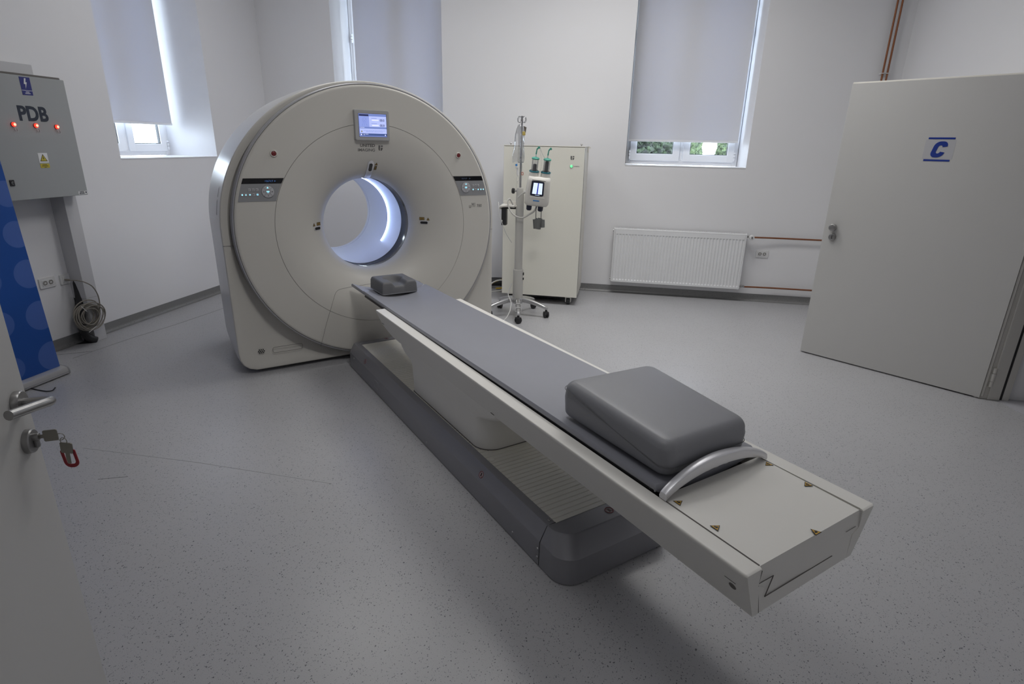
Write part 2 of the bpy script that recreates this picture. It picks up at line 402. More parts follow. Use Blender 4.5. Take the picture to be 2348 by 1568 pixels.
# coved skirting
def skirt(name, pts_fn, segs, label):
    mb = MB()
    prof = [(.0, .079), (.004, .079), (.004, .03), (.007, .016), (.014, .006), (.026, .0015), (.04, .0008), (.0, .0008)]
    for a, b in segs:
        mb.loft([[pts_fn(t, d, z) for d, z in prof] for t in (a, b)])
    return tag(mb.build(name, M_skirt, smooth=50), label, kind='structure')
skirt('baseboard_back', lambda t, d, z: (t, BW-d, z), [(-LW, RW)], 'dark grey coved vinyl skirting along the back wall')
skirt('baseboard_left', lambda t, d, z: (-LW+d, t, z), [(FW, 3.64), (3.765, BW)], 'dark grey coved vinyl skirting along the left wall')
skirt('baseboard_right', lambda t, d, z: (RW-d, t, z), [(4.26, BW)], 'dark grey coved vinyl skirting along the right wall')
# welded joint of the floor vinyl
mb = MB(); mb.tube([(-3.99, 3.30, 0.0), (-3.95, 3.80, 0.0), (-3.88, 4.2, 0), (-3.84, 4.6, 0), (-3.80, 5.2, 0)], .0022, 6)
mb.tube([(-4.17, 3.33, 0), (-3.985, 3.46, 0)], .002, 6); mb.tube([(-2.42, 1.978, 0), (-2.30, 2.03, 0)], .0014, 6)
tag(mb.build('trim_1', M_skirt), 'thin welded joint line across the floor by the left wall', kind='structure')

mb = MB(); mb.tube([(-2.75, 2.212, -.0006), (-2.07, 2.221, -.0006), (-1.3, 2.196, -.0006)], .0018, 6)
tag(mb.build('trim_6', mat('weld_joint', (.345, .345, .355), .5)), 'faint welded joint line across the floor left of the table', kind='structure')

# ------------------------------------------------------------------ windows
def window(name, M, w, z0, z1, label, hinge_side=1):
    """local frame: x along wall (0..w), y outward, frame front at y=0"""
    root = bpy.data.objects.new(name, None); C.objects.link(root); root.matrix_world = M; OFF[root.name] = (0, 0, 0)
    tag(root, label, None, kind='structure')
    f = .052
    mb = MB()
    mb.box(0, f, 0, .07, z0, z1, .004); mb.box(w-f, w, 0, .07, z0, z1, .004); mb.box(f, w-f, 0, .07, z0, z0+f, .004); mb.box(f, w-f, 0, .07, z1-f, z1, .004)
    mb.box(w/2-.014, w/2+.014, -.004, .07, z0+f, z1-f, .004)
    fr = mb.build('window_frame', M_pvc, root)
    for a, b in ((f-.012, w/2-.018), (w/2+.018, w-f+.012)):
        s = .074; c, d = z0+f-.014, z1-f+.014
        mb = MB(); mb.box(a, a+s, -.016, .05, c, d, .006); mb.box(b-s, b, -.016, .05, c, d, .006); mb.box(a+s-.004, b-s+.004, -.016, .05, c, c+s, .006); mb.box(a+s-.004, b-s+.004, -.016, .05, d-s, d, .006)
        sash = mb.build('window_sash', M_pvc, root)
        mb = MB(); q = .006
        for x0, x1, y0, y1 in ((a+s, a+s+q, c+s, d-s), (b-s-q, b-s, c+s, d-s), (a+s, b-s, c+s, c+s+q), (a+s, b-s, d-s-q, d-s)): mb.box(x0, x1, -.004, .02, y0, y1)
        mb.build('gasket', M_gasket, sash)
        mb = MB(); mb.box(a+s-.002, b-s+.002, .012, .016, c+s-.002, d-s+.002); mb.build('pane', M_pane, sash, smooth=0)
        hx = a-.004 if a < w/2-.1 else b+.004
        for hz in (z0+.10, z0+1.30):
            mb = MB(); mb.cyl((hx, -.026, hz-.045), (hx, -.026, hz+.045), .009, n=10); mb.cyl((hx, -.026, hz-.012), (hx, -.026, hz-.009), .0105, n=10, mi=1); mb.cyl((hx, -.026, hz+.02), (hx, -.026, hz+.023), .0105, n=10, mi=1); mb.box(hx-.012, hx+.012, -.018, -.012, hz-.04, hz+.04)
            mb.build('hinge', [M_pvc, M_gasket], sash)
    return root
# openings narrow a little towards the glass: plaster reveals as wedges
def reveal(mb, along, face, deep, a0, a1, i0, i1, z0, z1):
    def P(a, d, z): return (a, d, z) if along == 'x' else (d, a, z)
    for (o, i) in ((a0, i0), (a1, i1)):
        mb.loft([[P(o, face, z), P(i, deep, z), P(o, deep, z)] for z in (z0, z1)])
mb = MB(); mb_list = []
YF = 6.90
reveal(mb, 'x', BW+.0005, YF+.1, W3[0], W3[1], -.045, 1.15, W3[2], W3[3])
reveal(mb, 'x', BW+.0005, YF+.1, W2[0], W2[1], -3.305, -2.13, W2[2], W2[3])
reveal(mb, 'y', -LW-.0005, -4.86, W1[0], W1[1], 4.45, 5.525, W1[2], W1[3])
tag(mb.build('trim_2', M_reveal, smooth=0), 'plastered side reveals of the deep window openings', kind='structure')
mb = MB()   # sill boards
mb.box(W3[0]+.001, W3[1]-.001, BW-.004, YF, W3[2]-.004, W3[2]+.006, .002); mb.box(W2[0]+.001, W2[1]-.001, BW-.004, YF, W2[2]-.004, W2[2]+.006, .002); mb.box(-4.80, -LW+.004, W1[0]+.001, W1[1]-.001, W1[2]-.004, W1[2]+.006, .002)
tag(mb.build('trim_3', M_pvc), 'white window sill boards', kind='structure')
window('window_1', Matrix.Translation((-4.78, 4.445, 0)) @ Matrix.Rotation(PI/2, 4, 'Z'), 1.085, 1.413, 3.35, 'white double sash window in the left wall')
window('window_2', Matrix.Translation((-3.31, YF, 0)), 1.185, 1.413, 3.35, 'white double sash window behind the scanner')
window('window_3', Matrix.Translation((-.047, YF, 0)), 1.20, 1.413, 3.35, 'white double sash window above the radiator')

def blind(label, M, w, zb, zt=3.30):
    r = bpy.data.objects.new('roller_blind', None); C.objects.link(r); r.matrix_world = M; OFF[r.name] = (0, 0, 0)
    tag(r, label, 'blind', 'roller blinds in the window recesses')
    mb = MB(); mb.box(0, w, -.0008, .0008, zb+.02, zt); mb.build('blind_fabric', M_blind, r, smooth=0)
    mb = MB(); mb.box(-.002, w+.002, -.007, .007, zb, zb+.022, .004); mb.build('bottom_bar', M_pvc, r)
    mb = MB(); mb.cyl((-.015, 0, zt), (w+.015, 0, zt), .022, n=20); mb.build('roller_tube', M_pvc, r)
    return r
blind('pale blue grey roller blind in the left wall window', Matrix.Translation((-4.665, 4.50, 0)) @ Matrix.Rotation(PI/2, 4, 'Z'), .985, 1.705)
blind('pale blue grey roller blind rising behind the ring scanner', Matrix.Translation((-3.215, 6.815, 0)), 1.10, 1.66)
b3 = blind('pale grey roller blind above the white radiator', Matrix.Translation((-.032, 6.815, 0)), 1.155, 1.652)
mb = MB(); mb.tube(bez([(-.005, -.012, 3.28), (-.006, -.012, 2.4), (-.006, -.013, 1.7), (-.004, -.02, 1.55), (.01, -.03, 1.45), (.05, -.05, 1.425), (.09, -.04, 1.425)], 8), .0022, 6)
mb.build('pull_cord', M_cablew, b3)

# ------------------------------------------------------------------ outside
mb = MB(); mb.box(-30, 30, 7.3, 40, -1.0, -.9); mb.box(-30, -5.1, -6, 7.3, -1.0, -.9)
tag(mb.build('ground', M_ground, smooth=0), 'pale ground outside the windows', kind='structure')
M_h1 = hedge_mat('hedge_dark', (.0015, .0035, .0012), (.016, .032, .009)); M_h2 = hedge_mat('hedge_light', (.012, .022, .008), (.055, .08, .03))
def shrub(label, cx, cy, rx, h, m, seed):
    mb = MB(); n, k = 180, 240; loops = []
    for j in range(k+1):
        t = j/k; z = -.9+h*t; pr = rx*(math.sin(PI*min(1, .12+t*.9))**.5)*(1-.55*t*t)
        l = []
        for i in range(n):
            a = 2*PI*i/n; p = Vector((math.cos(a)*3.5, math.sin(a)*3.5, z*4+seed))
            d = noise.fractal(p*1.6, .8, 2.2, 4)*.13+noise.noise(p*9)*.09
            rr = max(.01, pr*(1+d)); l.append((cx+rr*math.cos(a), cy+rr*math.sin(a), z))
        loops.append(l)
    mb.loft(loops)
    o = mb.build('conifer_shrub', m, off=(cx, cy, -.9), smooth=0); return tag(o, label, 'shrub', 'conifers outside the window')
shrub('dark green conifer close outside the left pane above the radiator', .10, 9.6, .70, 5., M_h1, 1)
shrub('light green conifer at the left side of the right pane', 1.25, 14.2, .40, 5., M_h2, 5)
shrub('light green conifer at the right side of the right pane', 2.42, 14.6, .52, 5., M_h2, 9)

# ------------------------------------------------------------------ SCANNER (u, v, z)
UC, ZC, VG = .005, 1.003, 3.42
R1, R2, RB = .70, .946, .331
g = thing('scanner', (UC, 3.95, 0), 'large beige ring shaped scanner with a glowing blue bore', 'scanner', frame=SCAN)
def vbowl(r):
    if r >= R1: return VG
    t = min(1., (R1-r)/(R1-RB)); return VG+.235*(1-math.sqrt(max(0, 1-t**2)))
def outline(k=1., n=192):
    a, b, w, zb, rc = 1.018, .975, 1.018, .028, .12
    pts = []
    for i in range(n):
        th = 2*PI*i/n; c, s = math.cos(th), math.sin(th)
        if s >= 0:
            q = 1/math.sqrt((c/a)**2+(s/b)**2); p = (q*c, q*s)
        else:
            H = ZC-zb
            q = min(w/abs(c) if abs(c) > 1e-6 else 9, H/abs(s)); p = [q*c, q*s]
            # rounded bottom corner
            cx, cz = (w-rc), -(H-rc)
            if abs(p[0]) > cx and p[1] < cz:
                sx = 1 if c > 0 else -1; dx, dz = abs(c), s; B = -(dx*cx+dz*cz); CC = cx*cx+cz*cz-rc*rc
                q = -B+math.sqrt(max(0, B*B-CC)); p = [q*c, q*s]
        pts.append((p[0]*k, p[1]*k))
    return pts
def ol(k, v, n=192, shrink=None): return [(UC+p[0], v, ZC+p[1]) for p in outline(k, n)]
def cl(r, v, n=192): return [(UC+r*math.cos(2*PI*i/n), v, ZC+r*math.sin(2*PI*i/n)) for i in range(n)]
mb = MB(); mb.loft([cl(R2-.012, 3.56), ol(.955, 3.512), ol(.985, 3.508), ol(.995, 3.512), ol(1., 3.522)], False, False)
mb.build('front_shroud', M_beige, g)
mb = MB(); mb.loft([ol(1., 3.522), ol(1.003, 3.60), ol(1.003, 3.9), ol(.995, 4.25), ol(.985, 4.36), ol(.965, 4.42), cl(.9, 4.44), cl(.60, 4.50), cl(.42, 4.56), cl(.355, 4.62), cl(.338, 4.655)], False, False)
body = mb.build('side_shell', M_side, g)
for s in (-1, 1):
    mb = MB()
    mb.tube([(UC+s*.955, 3.507, .920), (UC+s*1.010, 3.5095, .920), (UC+s*1.0165, 3.518, .920)], .0016, 6)
    mb.build('seam_line', M_seam, g)
for z0, z1, v in ((1.222, 1.29, 3.63), (1.105, 1.208, 3.64)):
    mb = MB()
    for w_, lift, m_ in ((.012, .0022, 0), (.007, .0030, 1)):
        lo = [[(UC-1.021*math.sqrt(1-max(0, (b-ZC)/.975)**2)+(.02 if k == 0 else -lift), a, b) for a, b in rrect(v-w_, v+w_, z0+m_*.006, z1-m_*.006, w_*.9, 5)] for k in (0, 1)]
        mb.loft(lo, mi=m_)
    mb.build('side_grip', [M_side, M_trim], g)
# front ring cover
mb = MB(); mb.lathe([(R2, 3.56), (R2, 3.436), (R2-.004, 3.426), (R2-.012, 3.4205), (R2-.02, VG), (R1+.0014, VG), (R1+.0008, VG+.004)], 192, 'y', (UC, 0, ZC))
fc = mb.build('front_cover', M_beige, g)
mb = MB(); mb.lathe([(R2+.0005, 3.54), (R2+.0105, 3.535), (R2+.0105, 3.437), (R2+.006, 3.431), (R2+.0005, 3.431)], 192, 'y', (UC, 0, ZC))
mb.build('trim_ring', M_trim, g)
mb = MB(); N = 40; prof = [(R1-.0008, VG+.004), (R1-.0014, VG)]
for i in range(1, N+1):
    a = (PI/2)*i/N; t = math.sin(a); r = R1-.0014-(R1-.0014-RB)*t; prof.append((r, VG+.235*(1-math.cos(a))))
mb.lathe(prof, 192, 'y', (UC, 0, ZC)); mb.build('bore_funnel', M_beige, g, smooth=60)
mb = MB(); mb.lathe([(R1+.003, VG+.0025), (R1-.003, VG+.0025)], 192, 'y', (UC, 0, ZC)); mb.build('seam_line', M_seam, g)
mb = MB(); mb.lathe([(RB, 3.655), (RB+.004, 3.657), (RB+.004, 3.803), (RB+.002, 3.806)], 160, 'y', (UC, 0, ZC)); mb.build('bore_rim', M_rim, g, smooth=60)
mb = MB(); mb.lathe([(RB+.002, 3.804), (RB+.004, 3.81), (RB+.004, 4.59), (RB+.009, 4.592), (RB+.009, 4.598), (RB+.004, 4.60), (RB+.006, 4.655)], 160, 'y', (UC, 0, ZC)); mb.build('bore_tube', M_bore, g, smooth=60)
mb = MB(); pts = [(UC+(RB+.002)*math.cos(a), 4.10, ZC+(RB+.002)*math.sin(a)) for a in [R(-40)+R(260)*i/90 for i in range(91)]]
mb.tube(pts, .0065, 8); mb.build('led_strip', M_led, g, smooth=60)
# service hatch outline, speaker holes, panel outline
def on_face(u, z, lift=.0):
    return (u, vbowl(math.hypot(u-UC, z-ZC))-lift, z)
for s in (-1, 1):
    mb = MB()
    k = [(.479, .165), (.45, .25), (.42, .34), (.39, .42), (.362, .49), (.342, .535), (.325, .556), (.30, .566), (.24, .57), (.15, .571), (0., .572)]
    q = bez([(UC+s*a, z, 0) for a, z in k], 6)
    mb.tube([on_face(p.x, p.y, .0002) for p in q], .0012, 6); mb.build('seam_line', M_seam, g)
mb = MB(); q = rrect(UC-.793, UC-.588, .140, .181, .014, 5); mb.tube([(x, 3.5085, z) for x, z in q], .0015, 6, closed=True); mb.build('access_panel', M_seam, g)
mb = MB()
for j, cnt in ((-2, 3), (-1, 4), (0, 5), (1, 4), (2, 3)):
    if abs(j) == 2: continue
    for i in range(cnt-1):
        x = UC-.869+(i-(cnt-2)/2)*.0125; z = .166+j*.0115; mb.cyl((x, 3.512, z), (x, 3.5072, z), .0042, n=10)
mb.build('speaker_grille', M_blackm, g)
mb = MB(); mb.tube([(UC+.06, VG-.0005, .95), (UC+.06, VG-.0005, .951)], .0001, 4)
# monitor
mo = MB(); zs0, zs1 = 1.5935, 1.790; us0, us1 = -.1225, .1215
mo.prism(rrect(us0, us1, zs0, zs1, .010, 5), VG+.01, VG-.030, 'y', bev=.006)
scr = mo.build('display_screen', M_bezel, g)
mb = MB(); V = VG-.0302
a0, a1, b0, b1 = -.0945, .0975, 1.6195, 1.7635
def SX(t): return a0+(a1-a0)*t
def SZ(t): return b1-(b1-b0)*t
def quad(mb, x0, x1, y0, y1, lift, mi): mb.box(SX(x0), SX(x1), V-lift, V+.004, SZ(y1), SZ(y0), mi=mi)
quad(mb, -.012, 1.012, -.015, 1.015, .0003, 5)
quad(mb, 0, 1, 0, 1, .0006, 0)
quad(mb, .01, .36, .02, .10, .0009, 5); quad(mb, .37, 1, .02, .10, .0009, 2)
quad(mb, .37, 1, .10, .57, .0009, 1); quad(mb, .02, 1, .57, .645, .0009, 2); quad(mb, .02, 1, .645, .86, .0009, 1); quad(mb, .02, 1, .86, .975, .0009, 3)
quad(mb, .47, .715, .245, .295, .0012, 4); quad(mb, .47, .715, .475, .525, .0012, 4)
quad(mb, .45, .65, .18, .195, .0012, 2); quad(mb, .45, .65, .405, .42, .0012, 2)
for y, x0, x1 in ((.725, .16, .95), (.775, .24, .86)):
    x = x0
    while x < x1:
        w = random.uniform(.02, .07); quad(mb, x, min(x+w, x1), y, y+.014, .0012, 2); x += w+.012
quad(mb, .03, .19, .595, .61, .0012, 4)
XR, ZU = (1, 0, 0), (0, 0, 1)
def T(mb, t, size, u, v, z, mi, **k): mb.text(t, size, plane_M((u, v, z), XR, ZU), mi, **k)
T(mb, '00.0', .0215, SX(.845), V-.0012, SZ(.27), 5, bold=.008, sx=.88); T(mb, '00.0', .0215, SX(.845), V-.0012, SZ(.50), 5, bold=.008, sx=.88)
T(mb, '15', .012, SX(.16), V-.0012, SZ(.915), 4)
quad(mb, .21, .32, .885, .90, .0012, 4); quad(mb, .045, .085, .885, .95, .0012, 4)
for c_, r_ in (((.20, .255), .0135),):
    mb.tube([(SX(c_[0])+r_*math.cos(a), V-.0012, SZ(c_[1])+r_*math.sin(a)) for a in [2*PI*i/24 for i in range(24)]], .0007, 5, closed=True, mi=2)
for dx in (-.035, .035): mb.cyl((SX(.2+dx), V, SZ(.235)), (SX(.2+dx), V-.0014, SZ(.235)), .002, n=8, mi=2)
mb.cyl((SX(.2), V, SZ(.30)), (SX(.2), V-.0014, SZ(.30)), .0025, n=8, mi=2)
mb.tube([(SX(.15), V-.001, SZ(.35)), (SX(.14), V-.001, SZ(.39)), (SX(.26), V-.001, SZ(.39)), (SX(.25), V-.001, SZ(.35))], .0007, 5, mi=2)
for x0, x1 in ((.14, .12), (.20, .20), (.26, .285)): mb.tube([(SX(x0), V-.001, SZ(.43)), (SX(x1), V-.001, SZ(.52))], .0009, 5, mi=2)
mb.prism([(SX(.055), SZ(.80)), (SX(.115), SZ(.80)), (SX(.085), SZ(.725))], V, V-.0012, 'y', mi=6)
mb.cyl((SX(.945), V, SZ(.925)), (SX(.945), V-.0014, SZ(.925)), .004, n=14, mi=4)
mb.build('screen', [M_scr, M_scr2, M_scrm, M_scrd, M_scrw, M_scrk, M_yellow2], scr)
# maker's lettering and badge
def shield(mb, u, v, z, w, h, mi=0, xr=XR, M=None):
    def P(a, b): return (u+(a-.5)*w, z+(b-.5)*h)
    L = [P(0, 1), P(.42, 1), P(.42, .0), P(.2, .05), P(.06, .18), P(0, .42)]
    A = [P(.56, 1), P(1, 1), P(1, .72), P(.56, .72)]
    B = [P(.56, .58), P(1, .58), P(1, .40), P(.93, .17), P(.8, .05), P(.56, 0)]
    for q in (L, A, B): mb.prism(q, v, v-.0008, 'y', mi=mi, M=M)
mb = MB(); T(mb, 'UNITED', .0265, -.0285, VG-.0004, 1.5600, 0, bold=.028, sx=1.13); T(mb, 'IMAGING', .0265, -.0265-.0085, VG-.0004, 1.5305, 0, bold=.016, sx=1.12)
lg = mb.build('lettering', M_letter, g)
mb = MB(); shield(mb, .0655, VG, 1.5455, .031, .036); bd = mb.build('maker_badge', M_letter, g)
# the funnel starts below R1: lettering sits on its flat outer lip, laid to the curve
for v in lg.data.vertices[:]+bd.data.vertices[:]:
    p = v.co; u = p.x+OFF[g.name][0]; z = p.z; d = vbowl(math.hypot(u-UC, z-ZC))-VG; p.y += d
mb = MB(); T(mb, 'u', .044, .763, VG-.0004, 1.1245, 0, sx=.9); T(mb, 'M', .049, .788, VG-.0004, 1.1305, 0, sx=.56); T(mb, 'I', .049, .8065, VG-.0004, 1.1305, 0, sx=.6); T(mb, '780', .0315, .845, VG-.0004, 1.1245, 0, sx=.98)
mb.build('lettering', M_letter, g)
# control panels left and right
for s in (-1, 1):
    def seg(z0, z1, lift, name, m, par, ins0=.006, ins1=.004):
        mb = MB(); lo = []; n = 10
        A = [z0+(z1-z0)*i/n for i in range(n+1)]
        outer = [(UC+s*math.sqrt((R2-.020)**2-(z-ZC)**2), z) for z in A]; inner = [(UC+s*math.sqrt((R1+ins1)**2-(z-ZC)**2), z) for z in A]
        mb.prism(outer+inner[::-1], VG+.003, VG-lift, 'y'); return mb.build(name, m, par)
    pn = seg(1.207, 1.317, .0025, 'control_panel', M_panel, g)
    ds = seg(1.3175, 1.351, .0028, 'display_strip', M_black, pn)
    mb = MB()
    if s < 0:
        T(mb, '+0674.9', .0155, -.702, VG-.0032, 1.333, 0); mb.prism([(-.668, 1.329), (-.668, 1.3375), (-.657, 1.3333)], VG-.0028, VG-.0036, 'y')
        mb.build('digits', M_bluedisp, ds)
    else:
        T(mb, '0674.9', .017, .712, VG-.0032, 1.333, 0); mb.prism([(.755, 1.328), (.755, 1.339), (.768, 1.3335)], VG-.0028, VG-.0036, 'y'); mb.build('digits', M_bluedim, ds)
    du = UC+s*.719; dz = 1.267; rr = .0375
    mb = MB(); mb.lathe([(.0005, -.0068), (rr-.003, -.0068), (rr, -.005), (rr, 0)], 40, 'y', (du, VG-.0025, dz))
    for a in (45, 135, 225, 315):
        ca, sa = math.cos(R(a)), math.sin(R(a)); mb.tube([(du+ca*.0165, VG-.0094, dz+sa*.0165), (du+ca*.0365, VG-.0094, dz+sa*.0365)], .0007, 4, mi=1)
    mb.tube([(du+.0165*math.cos(t), VG-.0094, dz+.0165*math.sin(t)) for t in [2*PI*i/24 for i in range(24)]], .0007, 4, mi=1, closed=True)
    mb.tube([(du+rr*math.cos(t), VG-.0045, dz+rr*math.sin(t)) for t in [2*PI*i/40 for i in range(40)]], .0012, 5, mi=1, closed=True)
    v0 = VG-.0093; v1 = VG-.0101
    mb.prism([(du-.0055, dz+.022), (du+.0055, dz+.022), (du, dz+.031)], v0, v1, 'y', mi=2)
    mb.box(du-.008, du+.008, v0, v1, dz-.0005, dz+.004, mi=2); mb.box(du-.003, du+.003, v0, v1, dz-.006, dz-.0035, mi=2)
    mb.prism([(du-.0045, dz-.023), (du, dz-.029), (du+.0045, dz-.023)], v0, v1, 'y', mi=3)
    mb.prism([(du-.031, dz), (du-.023, dz+.005), (du-.023, dz-.005)], v0, v1, 'y', mi=3); mb.prism([(du+.031, dz), (du+.023, dz-.005), (du+.023, dz+.005)], v0, v1, 'y', mi=3)
    mb.build('direction_pad', [M_button, M_seam, M_cyan, M_letter], pn)
    def btn(u, z, glow, k):
        mb = MB(); mb.box(u-.0082, u+.0082, VG-.0055, VG-.002, z-.0082, z+.0082, .0015)
        mi = 1 if glow else 2; w0, w1 = VG-.0054, VG-.0061
        if k == 0: mb.box(u-.0035, u+.0035, w0, w1, z-.0035, z+.0035, mi=mi)
        elif k == 1: mb.prism([(u-.004, z-.003), (u+.004, z-.003), (u, z+.004)], w0, w1, 'y', mi=mi)
        elif k == 2: mb.prism([(u-.006, z), (u, z+.0032), (u+.006, z), (u, z-.0032)], w0, w1, 'y', mi=mi)
        elif k == 3: mb.tube([(u+.004*math.cos(t), w1, z+.004*math.sin(t)) for t in [2*PI*i/12 for i in range(12)]], .0008, 4, mi=mi, closed=True)
        else: mb.prism([(u-.004, z+.004), (u-.004, z-.004), (u+.004, z)], w0, w1, 'y', mi=mi)
        mb.build('button', [M_button, M_cyan, M_letter], pn)
    for i in range(3):
        x = .783+.0225*i
        btn(UC+s*x, 1.281, False, (4, 3, 4)[i]); btn(UC+s*x, 1.2505, i != 1, (3, 4, 2)[i] if s < 0 else (0, 4, 0)[i])
    for i in range(2): btn(UC+s*(.852+.0215*i), 1.2505, True, (1, 0)[i] if s < 0 else 0)
    # emergency stop
    mb = MB(); eu, ez = UC+s*.658, 1.5025
    mb.lathe([(.0215, 0.002), (.0215, -.007), (.019, -.010), (.0155, -.009), (.0155, -.005)], 40, 'y', (eu, VG, ez)); es = mb.build('emergency_stop', M_cream, g)
    mb = MB(); mb.lathe([(.0005, -.010), (.012, -.0095), (.0148, -.0075), (.0152, -.002)], 36, 'y', (eu, VG, ez)); mb.tube([(eu+.007*math.cos(t), VG-.0102, ez+.007*math.sin(t)) for t in [2*PI*i/20 for i in range(20)]], .001, 4, mi=1, closed=True)
    mb.build('red_button', [M_red, M_signred], es)
# laser windows with their warning stickers
def radial(ang, r):
    t = R(ang); u, z = UC+r*math.cos(t), ZC+r*math.sin(t); d = .004
    dv = (vbowl(r+d)-vbowl(r-d))/(2*d)
    rad = Vector((math.cos(t), dv, math.sin(t))).normalized(); tan = Vector((-math.sin(t), 0, math.cos(t)))
    nrm = tan.cross(rad).normalized()
    if nrm.y > 0: nrm = -nrm
    return Vector((u, vbowl(r), z)), rad, tan, nrm
def sticker(mb, o, x, y, w, h, mi_b, mi_f, tri=False, border=.12):
    n = x.cross(y).normalized(); M = plane_M(o, x, y)
    if tri:
        q = [(-w/2, -h/2), (w/2, -h/2), (0, h/2)]; q2 = [(p[0]*(1-2.2*border), p[1]*(1-2.2*border)-h*.05) for p in q]
        mb.prism(q, -.0005, .0007, 'z', mi=mi_b, M=M); mb.prism(q2, 0, .0011, 'z', mi=mi_f, M=M)
        mb.cyl((0, -h*.15, .0005), (0, -h*.15, .0014), w*.11, n=8, mi=mi_b, M=M)
        mb.box(-w*.02, w*.02, -h*.15, h*.12, .0005, .0014, mi=mi_b, M=M)
    else:
        mb.box(-w/2, w/2, -h/2, h/2, -.0005, .0007, mi=mi_b, M=M); b = border*h; mb.box(-w/2+b, w/2-b, -h/2+b, h/2-b, 0, .0011, mi=mi_f, M=M)
        for k in (-.18, .0, .18): mb.box(-w*.28, w*.28, h*k-.0012, h*k+.0004, .0005, .0013, mi=mi_b, M=M)
for ang in (90, 180, 0):
    rl = .405 if ang != 90 else .415
    o, rad, tan, nrm = radial(ang, rl)
    if ang == 90:
        mb = MB()   # metal flange running from the bore edge up round the window
        loopA = []
        for r in [RB+.004+(.455-RB)*i/14 for i in range(15)]:
            w = .0225 if r < .44 else .0225*math.sqrt(max(.01, 1-((r-.44)/.02)**2))
            p, rd, tn, nm = radial(90, r); loopA.append([(p+tn*w+nm*-.002)[:], (p+tn*w+nm*.005)[:], (p+tn*w*.8+nm*.008)[:], (p-tn*w*.8+nm*.008)[:], (p-tn*w+nm*.005)[:], (p-tn*w+nm*-.002)[:]])
        mb.loft(loopA); fl = mb.build('laser_flange', M_silver, g)
        p, rd, tn, nm = radial(90, .415); X = plane_M(p+nm*.008, rd, nm.cross(rd))
        mb = MB(); mb.prism(rrect(-.033, .033, -.0125, .0125, .012, 6), -.002, .0015, 'z', M=X); mb.build('laser_window', M_black, fl)
        mb = MB(); p, rd, tn, nm = radial(90, .40); right = nm.cross(rd)
        if right.x < 0: right = -right
        p2, rd2, tn2, nm2 = radial(84.5, .408); sticker(mb, p2+nm2*.001, right, rd2, .017, .034, 0, 1)
        p3, rd3, tn3, nm3 = radial(84.5, .437); sticker(mb, p3+nm3*.001, right, rd3, .022, .022, 0, 1, True)
        mb.build('laser_label', [M_blackm, M_amber], g)
    else:
        s = 1 if ang == 0 else -1
        X = plane_M(o, rad, nrm.cross(rad))
        mb = MB(); mb.prism(rrect(-.0335, .0335, -.0125, .0125, .012, 6), -.004, .003, 'z', M=X, bev=.002); mb.prism(rrect(-.029, .029, -.009, .009, .0085, 6), 0, .0045, 'z', mi=1, M=X); mb.build('laser_window', [M_silver, M_black], g)
        up = Vector((0, 0, 1)); mb = MB(); xr = rad if s > 0 else -rad
        o2 = radial(ang, rl-.012)[0]+Vector((0, 0, .030))+nrm*.002; o3 = radial(ang, rl+.026)[0]+Vector((0, 0, .029))+nrm*.002
        sticker(mb, o2, xr, up, .040, .022, 0, 1); sticker(mb, o3, xr, up, .024, .022, 0, 1, True); mb.build('laser_label', [M_blackm, M_amber], g)

# ------------------------------------------------------------------ PATIENT TABLE
t = thing('patient_table', (0, 1.9, 0), 'long beige patient table on a dark grey floor base', 'table', frame=SCAN)
# base
n = 8
def bl(hw, v0, v1, z, r, rf=.03): return [(x, y, z) for x, y in rrect(-hw, hw, v0, v1, [rf, rf, r, r], n)]
mb = MB()
mb.loft([bl(.290, .700, 3.36, .004, .085), bl(.290, .700, 3.36, .02, .085), bl(.2885, .706, 3.36, .112, .085), bl(.286, .711, 3.36, .118, .085), bl(.258, .762, 3.345, .176, .085, .02), bl(.2545, .768, 3.34, .180, .083, .02),
         bl(.216, .856, 3.285, .180, .003, .003), bl(.2155, .8565, 3.2845, .171, .003, .003)], True, True)
bs = mb.build('base_plinth', M_base, t, smooth=25)
mb = MB()
mb.tube([(-.2905, .862, .006), (-.2905, .862, .02), (-.2888, .862, .114), (-.2565, .862, .1785), (-.2155, .862, .1803)], .0014, 6)
mb.build('seam_line', M_blackm, bs)
mb = MB()
k = 0; v = .862; L = []
while v < 3.28:
    L += [(v, .1765), (v+.0235, .1765), (v+.0255, .1725), (v+.0265, .1725)]; v += .0285
mb.loft([[(-.2145, a, b), (.2145, a, b)] for a, b in L], False, False, close=False)
mb.build('ribbed_cover', M_bellow, bs, smooth=20, normals=False)
for (u, v, z) in ((-.2908, .875, .075), (-.2908, .875, .035), (-.2908, 1.06, .03), (-.2908, 1.95, .03), (-.2908, 2.9, .03), (-.2908, 3.24, .095), (-.2908, 3.08, .03)):
    mb = MB(); mb.lathe([(.0005, -.0035), (.006, -.003), (.0078, 0), (.0078, .003)], 14, 'x', (u+.001, v, z)); mb.build('screw', M_screw, bs)
for (u, v) in ((-.228, .886), (-.222, 3.295)):
    mb = MB(); mb.lathe([(.0078, -.002), (.0075, .002), (.005, .0035), (.0005, .003)], 14, 'z', (u, v, .180)); mb.build('screw', M_screw, bs)
mb = MB(); mb.lathe([(.014, -.001), (.0135, .004), (.010, .0065), (.0005, .007)], 16, 'z', (-.197, 1.40, .176)); mb.build('screw', M_bellow, bs)
mb = MB(); q = rrect(2.72, 2.80, .045, .095, .01, 4); mb.tube([(-.2903, a, b) for a, b in q], .0011, 5, closed=True); mb.build('access_panel', M_trim, bs)
